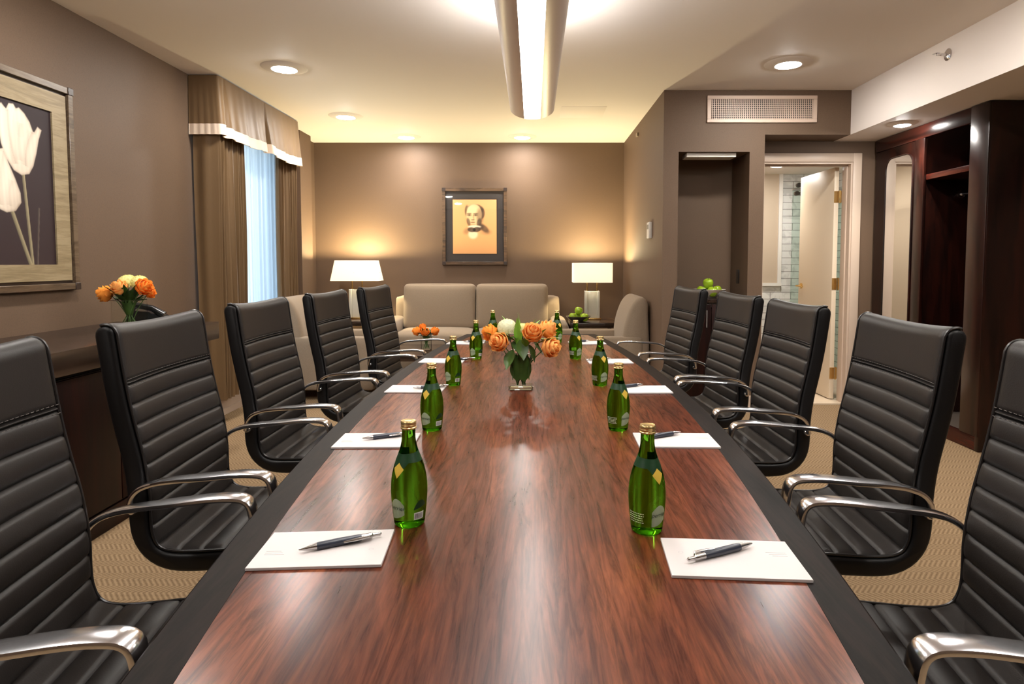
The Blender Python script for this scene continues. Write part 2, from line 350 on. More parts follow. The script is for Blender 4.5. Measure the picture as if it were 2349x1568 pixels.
    def prism(s, pts, z0, z1, axis='z', mx=None):
        """polygon PTS (two coordinates) extruded along AXIS"""
        def P(a, b, c): return {'z': (a, b, c), 'y': (a, c, b), 'x': (c, a, b)}[axis]
        n = len(pts); vs = [P(a, b, z0) for a, b in pts] + [P(a, b, z1) for a, b in pts]
        fs = [list(range(n))[::-1], [n + i for i in range(n)]] + [(i, (i + 1) % n, n + (i + 1) % n, n + i) for i in range(n)]
        return s.add(vs, fs, mx)

def obj(name, g, m, parent=None, loc=None, rot=None, smooth=True, ang=38):
    me = bpy.data.meshes.new(name); me.from_pydata(g.v, [], g.f); me.update()
    bm = bmesh.new(); bm.from_mesh(me); bmesh.ops.recalc_face_normals(bm, faces=bm.faces[:]); bm.to_mesh(me); bm.free()
    if smooth:
        me.polygons.foreach_set('use_smooth', [True] * len(me.polygons)); me.set_sharp_from_angle(angle=radians(ang))
    me.materials.append(m)
    o = bpy.data.objects.new(name, me); COL.objects.link(o)
    if parent: o.parent = parent
    if loc: o.location = loc
    if rot: o.rotation_euler = rot
    return o

def tag(o, label, cat, group=None):
    o['label'] = label; o['category'] = cat
    if group: o['group'] = group
    return o

def thing(name, label, cat, loc=(0, 0, 0), rz=0.0, group=None):
    o = bpy.data.objects.new(name, None); COL.objects.link(o); o.empty_display_size = 0.05
    o.location = loc; o.rotation_euler = (0, 0, rz); return tag(o, label, cat, group)

def struct(name, g, m, parent=None, **k):
    o = obj(name, g, m, parent, **k)
    if parent is None: o['kind'] = 'structure'
    return o

def kids(o): return [c for c in bpy.data.objects if c.parent == o]
def dup(o, parent=None):
    c = o.copy(); COL.objects.link(c)
    if parent: c.parent = parent
    for ch in list(o.children): dup(ch, c)
    return c

def rbox(lo, hi, bev=0.004, seg=2): return G().box(lo, hi, bev, seg)

# ------------------------------------------------------------------ room shell
XL, XR1, YB, ZC = -2.52, 1.045, 7.2, 2.6
struct('floor', G().box((-2.72, -1.7, -0.1), (4.2, 7.4, 0.0)), M_CARPET)
struct('ceiling', G().box((-2.72, -1.7, ZC), (4.2, 7.4, ZC + 0.12)), M_CEIL)
WY0, WY1, WZ0, WZ1 = 4.72, 6.0, 0.45, 2.35
g = G(); g.box((XL - 0.2, -1.7, 0), (XL, WY0, ZC)); g.box((XL - 0.2, WY1, 0), (XL, 7.4, ZC)); g.box((XL - 0.2, WY0, 0), (XL, WY1, WZ0)); g.box((XL - 0.2, WY0, WZ1), (XL, WY1, ZC))
g.box((XL, 6.51, 0), (-2.425, 6.83, ZC))
struct('wall_left', g, M_WALL)
struct('wall_back', G().box((XL, YB, 0), (XR1, YB + 0.2, ZC)), M_WALL)
struct('wall_side', G().box((XR1, 5.02, 0), (1.167, YB + 0.2, ZC)), M_WALL)
g = G(); g.box((1.167, 5.45, 0), (1.737, 5.55, ZC)); g.box((1.737, 5.02, 0), (1.857, 5.55, ZC)); g.box((1.167, 5.02, 2.114), (1.737, 5.45, ZC)); g.box((1.857, 5.02, 2.25), (2.54, 5.3, ZC))
struct('wall_niche', g, M_WALL)
g = G(); g.box((1.857, 5.3, 0), (1.945, 5.42, ZC)); g.box((1.945, 5.3, 2.075), (2.705, 5.42, ZC)); g.box((2.705, 5.3, 0), (4.2, 5.42, ZC))
struct('wall_doorway', g, M_WALL)
struct('ceiling_soffit', G().box((2.54, -1.7, 2.25), (4.2, 5.3, ZC)), M_SOFFIT)
struct('wall_right', G().box((3.52, -1.7, 0), (3.72, 5.3, 2.25)), M_WALL)
struct('wall_front', G().box((-2.72, -1.9, 0), (4.2, -1.7, ZC)), M_WALL)
g = G(); g.box((XL, -1.7, 0), (XL + 0.016, 6.5, 0.13)); g.box((XL, -1.7, 0.13), (XL + 0.024, 6.5, 0.15)); g.box((XL, -1.7, 0.0), (XL + 0.03, 6.5, 0.05))
g.box((XL, -1.7, 0.15), (XL + 0.012, 6.5, 0.178)); struct('baseboard_left', g, M_TRIMW)
g = G(); g.box((-2.42, YB - 0.016, 0), (XR1 - 0.02, YB, 0.14)); g.box((-2.42, YB - 0.022, 0), (XR1 - 0.02, YB, 0.05)); struct('baseboard_back', g, M_TRIMW)
g = G(); g.box((XR1 - 0.016, 5.02, 0), (XR1, YB, 0.14)); g.box((XR1 - 0.022, 5.02, 0), (XR1, YB, 0.05)); struct('baseboard_side', g, M_TRIMW)
g = G(); g.box((1.045, 5.004, 0), (1.16, 5.02, 0.14)); g.box((1.745, 5.004, 0), (1.857, 5.02, 0.14)); struct('baseboard_niche', g, M_TRIMW)

# window in the left wall
g = G()
for (a, b, c, d) in ((WY0, WY0 + 0.06, WZ0, WZ1), (WY1 - 0.06, WY1, WZ0, WZ1), (WY0, WY1, WZ0, WZ0 + 0.06), (WY0, WY1, WZ1 - 0.06, WZ1), ((WY0 + WY1) / 2 - 0.025, (WY0 + WY1) / 2 + 0.025, WZ0, WZ1)):
    g.box((XL - 0.15, a, c), (XL - 0.10, b, d))
w1 = struct('window_1', g, M_WHITE)
obj('window_pane', G().box((XL - 0.130, WY0 + 0.05, WZ0 + 0.05), (XL - 0.124, WY1 - 0.05, WZ1 - 0.05)), M_WINGLASS, w1)
obj('window_sill', G().box((XL - 0.10, WY0, WZ0 - 0.01), (XL + 0.03, WY1, WZ0 + 0.02), 0.005), M_WHITE, w1)

# bathroom shell beyond the doorway
struct('floor_bathroom', G().box((1.86, 5.30, 0.0), (3.7, 7.4, 0.012)), mat('bathroom_stone', lin(214, 196, 172), 0.3, var=0.08, vscale=6))
struct('wall_bathroom_back', G().box((1.86, YB, 0), (3.7, YB + 0.2, 2.24)), M_TILE)
struct('wall_bathroom_left', G().box((1.80, 5.55, 0), (1.90, YB, 2.24)), M_BEIGE)
struct('wall_bathroom_right', G().box((3.5, 5.42, 0), (3.7, YB, 2.24)), M_TILE)
struct('ceiling_bathroom', G().box((1.80, 5.42, 2.24), (3.7, 7.4, 2.34)), M_CEIL)
struct('wall_bathroom_panel', G().box((1.90, YB - 0.012, 0.99), (2.83, YB, 2.24)), M_BEIGE)
g = G(); g.box((1.90, YB - 0.035, 0.955), (2.875, YB, 0.99)); g.box((2.83, YB - 0.03, 0.99), (2.872, YB, 2.24)); struct('trim_bathroom', g, M_WHITE)

# door casing and the door, swung open into the bathroom
g = G()
g.box((1.872, 5.280, 0), (1.945, 5.3, 2.15), 0.003); g.box((2.705, 5.280, 0), (2.778, 5.3, 2.15), 0.003); g.box((1.945, 5.2805, 2.075), (2.705, 5.3, 2.1495), 0.003)
g.box((1.945, 5.29, 0), (1.960, 5.435, 2.075)); g.box((2.690, 5.29, 0), (2.705, 5.435, 2.075)); g.box((1.960, 5.29, 2.060), (2.690, 5.435, 2.075))
g.box((2.678, 5.34, 0), (2.690, 5.38, 2.06)); g.box((1.960, 5.34, 0), (1.972, 5.38, 2.06)); g.box((1.972, 5.34, 2.048), (2.678, 5.38, 2.06))
struct('trim_door_casing', g, M_TRIMW)
d1 = struct('door_1', rbox((2.628, 5.445, 0.02), (2.668, 6.13, 2.055), 0.003), mat('door_enamel', lin(224, 208, 184), 0.4))
hp = G(); hp.lathe([(0.027, 0), (0.027, 0.008), (0.012, 0.012), (0.010, 0.05)], 20, mx=Matrix.Translation((2.628, 6.06, 1.0)) @ Matrix.Rotation(-pi / 2, 4, 'Y'))
hp.tube([(2.582, 6.07, 1.0), (2.580, 6.05, 1.0), (2.582, 5.98, 0.998), (2.588, 5.945, 0.996)], [0.010, 0.010, 0.008, 0.006], 10)
obj('door_handle', hp, M_BRASS, d1)
for z in (1.80, 1.04, 0.25):
    hg = G(); hg.box((2.6285, 5.4405, z - 0.05), (2.668, 5.4455, z + 0.05)); hg.tube([(2.676, 5.437, z - 0.055), (2.676, 5.437, z + 0.055)], 0.0075, 10); hg.box((2.676, 5.436, z - 0.05), (2.689, 5.442, z + 0.05))
    obj('hinge', hg, M_BRASS, d1)

# ------------------------------------------------------------------ wardrobe recess on the closet side
wr = thing('open_wardrobe', 'built-in open mahogany wardrobe with shelf, hanging rail and mirror beside the bathroom door', 'wardrobe', (2.88, 3.95, 0))
def W(name, lo, hi, m=M_MAHOG, bev=0.003, p=None): return obj(name, rbox(tuple(a - b for a, b in zip(lo, (2.88, 3.95, 0))), tuple(a - b for a, b in zip(hi, (2.88, 3.95, 0))), bev), m, p or wr)
W('end_panel', (2.88, 3.95, 0), (3.51, 3.985, 2.247)); W('stile', (2.872, 3.952, 0.10), (2.905, 4.12, 2.247)); W('stile', (2.88, 4.61, 0.10), (2.905, 4.72, 2.147))
W('partition', (2.905, 4.64, 0.10), (3.49, 4.68, 2.247)); W('top_rail', (2.882, 4.12, 2.147), (2.905, 5.27, 2.247), M_MAHOGY); W('base_rail', (2.885, 3.985, 0.0), (2.905, 5.27, 0.10), M_MAHOGY)
W('inner_side', (2.905, 3.985, 0.10), (3.49, 4.01, 2.247)); W('back_panel', (3.48, 3.985, 0.0), (3.51, 5.27, 2.247))
W('shelf', (2.90, 4.01, 1.838), (3.47, 4.64, 1.878), M_MAHOGY); W('bottom_board', (2.905, 3.985, 0.06), (3.48, 4.64, 0.10), mat('dark_closet_carpet', lin(66, 58, 52), 0.95, spec=0.1, bump=0.4, bscale=300))
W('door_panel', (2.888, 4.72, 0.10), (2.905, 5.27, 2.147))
g = G().tube([(0.30, 0.06, 1.735), (0.30, 0.69, 1.735)], 0.0125, 14); obj('hanging_rail', g, M_CHROME, wr)
g = G().lathe([(0.03, 0), (0.03, 0.006), (0.018, 0.012)], 18, mx=Matrix.Translation((0.30, 0.690, 1.735)) @ Matrix.Rotation(pi / 2, 4, 'X')); obj('rail_socket', g, M_CHROME, wr)
pts = [(4.745, 0.35), (5.105, 0.35)] + [(5.105 - 0.09 + 0.09 * cos(a * pi / 16), 1.975 + 0.09 * sin(a * pi / 16)) for a in range(0, 9)] + [(4.745 + 0.09 - 0.09 * sin(a * pi / 16), 1.975 + 0.09 * cos(a * pi / 16)) for a in range(0, 9)]
pts = [(a - 3.95, b) for a, b in pts]
mr = obj('mirror', G().prism(pts, 0.001, 0.009, 'x'), M_MIRROR, wr, smooth=False); mr['label'] = 'tall mirror with rounded upper corners'
g = G()
ring = [Vector((0, a, b)) for a, b in pts]; g.tube(ring + [ring[0]], 0.007, 8); obj('mirror_frame', g, M_MAHOG, wr, loc=(0.002, 0, 0))

# ------------------------------------------------------------------ ceiling fixtures
def downlight(x, y, z, label, power=P_CAN, r=0.077, spot=118, group='round recessed ceiling downlights'):
    t = thing('recessed_downlight', label, 'ceiling light', (x, y, z), 0, group)
    obj('trim_ring', G().lathe([(r * 1.02, 0.004), (r * 1.02, -0.004), (r * 1.12, -0.016), (r * 1.3, -0.014), (r * 1.95, -0.005), (r * 2.05, 0.0)], 48, cap0=False, cap1=False), M_CEIL, t)
    obj('lens', G().lathe([(0.001, -0.0265), (r * 0.4, -0.0255), (r * 0.7, -0.0225), (r * 0.92, -0.0165), (r * 1.03, -0.010)], 40, cap0=True, cap1=False), M_CANDIM if abs(power - P_CAN * 2.4) < 1e-6 else M_CANLENS, t)
    l = bpy.data.lights.new('downlight_bulb', 'SPOT'); l.energy = power * 1.2; l.color = (1.0, 0.91, 0.80); l.spot_size = radians(spot); l.spot_blend = 0.75; l.shadow_soft_size = 0.015
    lo = bpy.data.objects.new('downlight_bulb', l); COL.objects.link(lo); lo.parent = t; lo.location = (0, 0, -0.045)
    return t
downlight(-1.754, 4.446, ZC, 'round recessed downlight in the ceiling beside the near corner of the window valance')
downlight(-1.76, 5.898, ZC, 'round recessed downlight in the ceiling beside the far end of the window valance')
downlight(-1.386, 6.851, ZC, 'small-looking recessed downlight by the back wall, on the window side of the portrait', P_CAN * 2.4)
downlight(-0.119, 6.851, ZC, 'small-looking recessed downlight by the back wall, over the thermostat side of the portrait', P_CAN * 2.4)
downlight(1.758, 4.35, ZC, 'round recessed downlight in the ceiling in front of the air vent')
downlight(2.716, 4.618, 2.25, 'round recessed downlight in the lowered soffit above the wardrobe opening', P_CAN * 6.0, 0.05)
downlight(2.54, 6.49, 2.24, 'round recessed downlight in the bathroom ceiling seen through the doorway', P_CAN * 1.3, 0.07)
for (x, y) in ((-1.754, 2.9), (-1.754, 1.4), (1.758, 2.9), (1.758, 1.4), (-1.754, -0.2), (1.758, -0.2)):
    downlight(x, y, ZC, 'round recessed downlight in the ceiling nearer the camera, out of the picture', P_CAN)

pf = thing('linear_pendant_light', 'long suspended aluminium linear light with glowing strip above the conference table', 'pendant light', (-0.006, 2.35, 2.23))
def fx_sec(a):  # half-round belly
    return (0.153 * cos(a), 0.072 - 0.072 * sin(a) * 1.0)
g = G(); n = 28; Y0, Y1 = -2.0, 2.045
def belly(side):
    gg = G(); a0 = 0.0; a1 = math.acos(0.055 / 0.153)
    out = [fx_sec(a0 + (a1 - a0) * i / n) for i in range(n + 1)]
    pr = [(side * x, z) for x, z in out] + [(side * x * 0.94, z + 0.005) for x, z in reversed(out)]
    gg.prism(pr, Y0, Y1, 'y'); return gg
b = belly(1); b2 = belly(-1); b.add(b2.v, b2.f)
for (ya, yb) in ((Y0 - 0.004, Y0), (Y1, Y1 + 0.004)):
    b.prism([fx_sec(pi * i / 40) for i in range(41)], ya, yb, 'y')
obj('housing', b, M_FIXT, pf)
obj('diffuser', G().box((-0.0555, Y0, 0.0045), (0.0555, Y1 - 0.001, 0.012)), M_LENS, pf)
obj('uplight_tray', G().box((-0.14, Y0, 0.058), (0.14, Y1, 0.070)), M_FIXT, pf)
for q in (-1, 1): obj('uplight_lens', G().prism([(q * 0.03, 0.106), (q * 0.115, 0.078), (q * 0.115, 0.072), (q * 0.03, 0.072)], Y0 + 0.1, Y1 - 0.9, 'y'), M_UP, pf)
for y in (-1.6, 1.62): obj('suspension_cable', G().tube([(0, y, 0.07), (0, y, 0.37)], 0.0015, 6), M_STEEL, pf)

sp = thing('fire_sprinkler', 'chrome sidewall fire sprinkler on the pale soffit face', 'sprinkler', (2.54, 3.865, 2.50))
obj('escutcheon', G().lathe([(0.036, 0), (0.036, 0.004), (0.022, 0.012), (0.014, 0.014)], 24, mx=Matrix.Rotation(-pi / 2, 4, 'Y')), M_CHROME, sp)
g = G().tube([(-0.01, 0, 0), (-0.045, 0, 0)], 0.009, 10); g.tube([(-0.03, 0.012, 0), (-0.06, 0.016, 0), (-0.075, 0, 0), (-0.06, -0.016, 0), (-0.03, -0.012, 0)], 0.003, 6); obj('nozzle', g, M_CHROME, sp)
obj('deflector', G().box((-0.085, -0.018, 0.004), (-0.06, 0.018, 0.007)), M_CHROME, sp)

# vent above the niche
vt = thing('air_vent', 'wide cream wall vent with fine vertical blades above the niche', 'vent', (1.826, 5.02, 2.449))
g = G()
for lo, hi in (((-0.438, -0.014, 0.078), (0.438, 0, 0.106)), ((-0.438, -0.014, -0.106), (0.438, 0, -0.078)), ((-0.438, -0.014, -0.078), (-0.405, 0, 0.078)), ((0.405, -0.014, -0.078), (0.438, 0, 0.078))): g.box(lo, hi, 0.002, 1)
obj('frame', g, M_VENTW, vt); obj('backing', G().box((-0.41, -0.003, -0.08), (0.41, -0.0005, 0.08)), M_BLACK, vt)  # backing: black sheet painting the dark behind the grille
g = G()
for k in range(52): x = -0.397 + k * 0.0156; g.box((x - 0.0028, -0.012, -0.08), (x + 0.0028, -0.006, 0.08))
for k in range(11): z = -0.072 + k * 0.0144; g.box((-0.41, -0.0058, z - 0.0018), (0.41, -0.0035, z + 0.0018))
obj('grille', g, M_VENTW, vt)

th = thing('thermostat', 'small pale wall thermostat on the wall beside the armchair', 'thermostat', (XR1, 5.52, 1.513))
obj('cover', rbox((-0.028, -0.055, -0.072), (0, 0.055, 0.072), 0.006), M_WHITE, th)
obj('display', G().box((-0.0295, -0.035, 0.01), (-0.027, 0.035, 0.05)), mat('grey_display', lin(120, 124, 118), 0.3), th)
tag(obj('wall_sensor', rbox((-0.02, -0.03, -0.018), (0, 0.03, 0.018), 0.004), mat('sensor_grey', lin(150, 136, 118), 0.5), loc=(XR1, 6.233, 2.494)), 'tiny grey sensor high on the wall above the thermostat', 'sensor')
tag(obj('access_panel', rbox((-0.2, -0.22, -0.0012), (0.2, 0.22, 0), 0.0005), M_CEIL, loc=(0.45, 5.75, ZC)), 'flush square access panel in the ceiling past the end of the pendant light', 'access panel')

# niche: strip lamp, outlet, cabinet
ns = thing('niche_lamp_housing', 'slim white lamp housing under the top of the niche', 'niche lamp', (1.44, 5.13, 2.114))
obj('housing', rbox((-0.20, -0.075, -0.035), (0.20, 0.075, 0.0), 0.004), M_WHITE, ns)
for x in (-0.1, 0.1): obj('screw', G().lathe([(0.008, 0), (0.008, -0.004)], 12, c=(x, -0.04, -0.035)), M_STEEL, ns)
tag(obj('switch_plate', rbox((-0.006, -0.035, -0.058), (0, 0.035, 0.058), 0.002), M_PLASTIC, loc=(1.737, 5.25, 1.11)), 'small black plate on the shaded side of the niche', 'switch plate')
nc = thing('niche_cabinet', 'dark wood cabinet standing inside the wall niche', 'cabinet', (1.452, 5.23, 0))
obj('body', rbox((-0.28, -0.19, 0.08), (0.28, 0.21, 0.90), 0.003), M_CREDTOP, nc); obj('top', rbox((-0.283, -0.205, 0.90), (0.283, 0.215, 0.935), 0.004), M_CREDTOP, nc)
for x in (-0.14, 0.14):
    dd = obj('door', rbox((x - 0.136, -0.206, 0.1), (x + 0.136, -0.19, 0.885), 0.003), M_CRED, nc); obj('handle', G().tube([(x - 0.1 * (1 if x > 0 else -1), -0.216, 0.70), (x - 0.1 * (1 if x > 0 else -1), -0.216, 0.84)], 0.005, 8), M_STEEL, dd)
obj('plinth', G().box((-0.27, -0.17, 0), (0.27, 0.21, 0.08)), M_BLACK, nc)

# bathroom glass
sg = thing('shower_screen', 'clear greenish glass shower screen with steel rollers in the bathroom', 'shower screen', (3.17, 6.9, 0))
obj('glass_sheet', G().box((-0.30, -0.005, 0.03), (0.30, 0.005, 2.05)), M_SHOWER, sg)
obj('sill_channel', G().box((-0.31, -0.012, 0.012), (0.31, 0.012, 0.032)), M_STEEL, sg)
obj('track', G().tube([(-0.31, -0.02, 2.03), (0.31, -0.02, 2.03)], 0.012, 10), M_STEEL, sg)
for (x, z) in ((-0.25, 2.075), (-0.21, 1.985), (-0.27, 1.985)):
    obj('roller', G().lathe([(0.026, -0.02), (0.028, 0), (0.026, 0.02)], 18, mx=Matrix.Translation((x, -0.035, z)) @ Matrix.Rotation(pi / 2, 4, 'X')), M_DKSTEEL, sg)

# ------------------------------------------------------------------ conference table
TX, TY, TZ = -0.017, 2.36, 0.735
def hw(y): return 0.607 - 0.045 * (y - 2.4) ** 2
ct = thing('conference_table', 'long boat-shaped conference table in red-brown veneer with a near-black border', 'table', (TX, TY, 0))
def outline(y0, y1, inset, n=60):
    ys = [y0 + (y1 - y0) * i / n for i in range(n + 1)]
    return [(hw(y) - inset, y - TY) for y in ys] + [(-(hw(y) - inset), y - TY) for y in reversed(ys)]
YA, YZ, BW, SEAM = 0.36, 4.28, 0.068, 2.47
for (a, b) in ((YA + BW, SEAM - 0.0006), (SEAM + 0.0006, YZ - BW)):
    obj('top_panel', G().prism(outline(a, b, BW), TZ - 0.038, TZ, 'z'), M_TABLE, ct, smooth=False)
o1 = outline(YA, YZ, 0, 60); i1 = outline(YA + BW, YZ - BW, BW + 0.0004, 60)
i1 = [(x, y) for x, y in i1]
g = G(); N = len(o1)
def off(d, dz):   # outer ring pulled in by d
    return [(x - d * (1 if x > 0 else -1), y + (d if y < -1.9 else (-d if y > 1.85 else 0)), dz) for x, y in o1]
rings = [[(x, y, TZ - 0.038) for x, y in i1], [(x, y, TZ - 0.0012) for x, y in i1], [(x + 0.0015 * (1 if x > 0 else -1), y, TZ) for x, y in i1], off(0.006, TZ), off(0.002, TZ - 0.003), off(0.0, TZ - 0.009), off(0.0, TZ - 0.036), off(0.012, TZ - 0.044)]
vs = [p for r in rings for p in r]; fs = []; R = len(rings)
for k in range(R):
    for i in range(N):
        j = (i + 1) % N; fs.append((k * N + i, k * N + j, ((k + 1) % R) * N + j, ((k + 1) % R) * N + i))
g.add(vs, fs); obj('edge_band', g, M_BAND, ct, ang=25)
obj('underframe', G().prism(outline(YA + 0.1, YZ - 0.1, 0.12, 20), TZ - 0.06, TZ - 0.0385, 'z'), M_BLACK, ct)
for y in (1.1, 3.6):
    p = obj('pedestal', rbox((-0.2, y - TY - 0.07, 0.05), (0.2, y - TY + 0.07, TZ - 0.0602), 0.01), M_BAND, ct); obj('plinth', rbox((-0.25, y - TY - 0.1, 0.0), (0.25, y - TY + 0.1, 0.05), 0.006), M_BLACK, p)

# ------------------------------------------------------------------ leather chairs
FRONT = [(-0.0600, 1.068), (-0.054, 1.02), (-0.046, 0.961), (-0.036, 0.90), (-0.024, 0.84), (-0.012, 0.785), (-0.004, 0.73), (0.0, 0.68), (0.0, 0.63), (0.003, 0.592), (0.016, 0.562), (0.045, 0.548), (0.10, 0.545), (0.18, 0.548), (0.26, 0.552), (0.34, 0.553), (0.40, 0.545), (0.432, 0.525)]
def resample(P, n):
    P = [Vector((a, b)) for a, b in P]; out = []
    # Catmull-Rom, then even arc length
    D = []
    for i in range(len(P) - 1):
        p0, p1, p2, p3 = P[max(i - 1, 0)], P[i], P[i + 1], P[min(i + 2, len(P) - 1)]
        for k in range(20):
            t = k / 20; D.append(0.5 * ((2 * p1) + (p2 - p0) * t + (2 * p0 - 5 * p1 + 4 * p2 - p3) * t * t + (3 * p1 - p0 - 3 * p2 + p3) * t ** 3))
    D.append(P[-1]); L = [0]
    for i in range(1, len(D)): L.append(L[-1] + (D[i] - D[i - 1]).length)
    j = 0
    for k in range(n + 1):
        s = L[-1] * k / n
        while j < len(L) - 2 and L[j + 1] < s: j += 1
        f = (s - L[j]) / max(1e-9, L[j + 1] - L[j]); out.append(D[j].lerp(D[j + 1], f))
    return out, L[-1]
CW = 0.214     # half width of the shell
def dish(x, y, z):
    """slight hollow across the back"""
    k = max(0.0, min(1.0, (z - 0.62) / 0.3)); return (x - 0.016 * k * (1 - (y / CW) ** 2), y, z - 0.010 * k * (1 - (y / CW) ** 2) * max(0, (z - 0.95) / 0.14))
def chair_shell():
    pts, L = resample(FRONT, 90); T = 0.047; n = len(pts); nor = []
    for i in range(n):
        t = (pts[min(i + 1, n - 1)] - pts[max(i - 1, 0)]).normalized(); nor.append(Vector((-t.y, t.x)) * -1)
    # nor points to the rear / below
    rear = [p + nn * T for p, nn in zip(pts, nor)]
    c0 = (pts[0] + rear[0]) / 2; top = []
    for k in range(1, 8):
        a = pi * k / 8; e = (pts[0] - c0); w = Vector((-e.y, e.x)); w = w if w.y > 0 else -w; top.append(c0 + e * cos(a) + w * sin(a) * 0.95)
    # round the outer lower corner: smooth rear points
    rr = [r.copy() for r in rear]
    for _ in range(6):
        rr = [rr[0]] + [(rr[i - 1] + rr[i] * 2 + rr[i + 1]) / 4 for i in range(1, n - 1)] + [rr[-1]]
    loop = [p - nn * -0.002 for p, nn in zip(pts, nor)][::-1] + top + rr      # front from the seat lip up, over the top, down the rear
    N = len(loop); on = []
    for i in range(N):
        t = (loop[(i + 1) % N] - loop[i - 1]).normalized(); on.append(Vector((t.y, -t.x)))
    area = sum(loop[i - 1].x * loop[i].y - loop[i].x * loop[i - 1].y for i in range(N))
    if area < 0: on = [-a for a in on]
    g = G(); ys = [(-CW, 0.009), (-CW + 0.002, 0.004), (-CW + 0.007, 0.0)] + [(-CW + 0.007 + (2 * CW - 0.014) * k / 8, 0) for k in range(1, 8)] + [(CW - 0.007, 0), (CW - 0.002, 0.004), (CW, 0.009)]
    vs = []; fs = []
    for (y, ins) in ys:
        for p, q in zip(loop, on): r = p - q * ins; vs.append(dish(r.x, y, r.y))
    m = len(ys)
    for a in range(m - 1):
        for i in range(N): j = (i + 1) % N; fs.append((a * N + i, a * N + j, (a + 1) * N + j, (a + 1) * N + i))
    fs.append(list(range(N))[::-1]); fs.append([(m - 1) * N + i for i in range(N)])
    g.add(vs, fs); return g, pts, nor, L
SHELL, CP, CN, CL = chair_shell()
NP = len(CP) - 1
def at_s(s):
    f = max(0, min(NP - 1e-6, s / CL * NP)); i = int(f); t = f - i
    return CP[i].lerp(CP[i + 1], t), (CN[i].lerp(CN[i + 1], t)).normalized() * -1
def s_of_z(z):
    return next(i for i, p in enumerate(CP) if p.y <= z) / NP * CL
S_STITCH = s_of_z(0.962); S_CORNER = s_of_z(0.566)
def panel(s0, s1, seams, pad=0.010, hwid=CW - 0.006, nv=22, per=10, wrap=0.0):
    """padded leather panel on the front of the shell with sewn seams at the given arc lengths"""
    ss = []
    ed = [s0] + seams + [s1]
    for a, b in zip(ed[:-1], ed[1:]):
        k = max(per, int((b - a) / 0.006))
        ss += [(a + (b - a) * i / k, a, b) for i in range(k)]
    ss.append((s1, ed[-2], s1)); vs = []; fs = []; n = nv
    rows = []
    for (s, a, b) in ss:
        p, q = at_s(s); t = (s - a) / (b - a); e = min(t, 1 - t) * (b - a)
        e = (b - s) if (wrap and a == s0) else e
        depth = pad * (1 - exp(-e / 0.0020)) + (0.0030 * sin(pi * t) if not (wrap and a == s0) else 0.0) * (1 if (b - a) < 0.09 else 0.6)
        row = []
        for j in range(n + 1):
            u = -1 + 2 * j / n; u = sin(u * pi / 2); y = u * hwid; ey = hwid - abs(y)
            h = depth * (1 - exp(-ey / 0.006)) + 0.0005
            r = p + q * h; row.append(dish(r.x, y, r.y))
        rows.append(row)
    if wrap:
        p, q = at_s(s0); head = []
        for k in range(6, 0, -1):
            a = pi * 0.62 * k / 6; c = p - q * 0.0235; row = []
            for j in range(n + 1):
                u = sin((-1 + 2 * j / n) * pi / 2); y = u * hwid; ey = hwid - abs(y); h = 0.0235 + 0.0005 + pad * (1 - exp(-ey / 0.006)) * cos(a * 0.62)
                up = Vector((-q.y, q.x)); up = up if up.y > 0 else -up
                r = c + q * cos(a) * h + up * sin(a) * h; row.append(dish(r.x, y, r.y))
            head.append(row)
        rows = head + rows
    R = len(rows)
    for row in rows: vs += row
    base = len(vs)
    for row in rows:    # rear skin, just inside the shell
        for j in (0, n): x, y, z = row[j]; vs.append((x, y * 0.99, z))
    for i in range(R - 1):
        for j in range(n): a = i * (n + 1) + j; fs.append((a, a + 1, a + n + 2, a + n + 1))
    return G().add(vs[:base], fs)
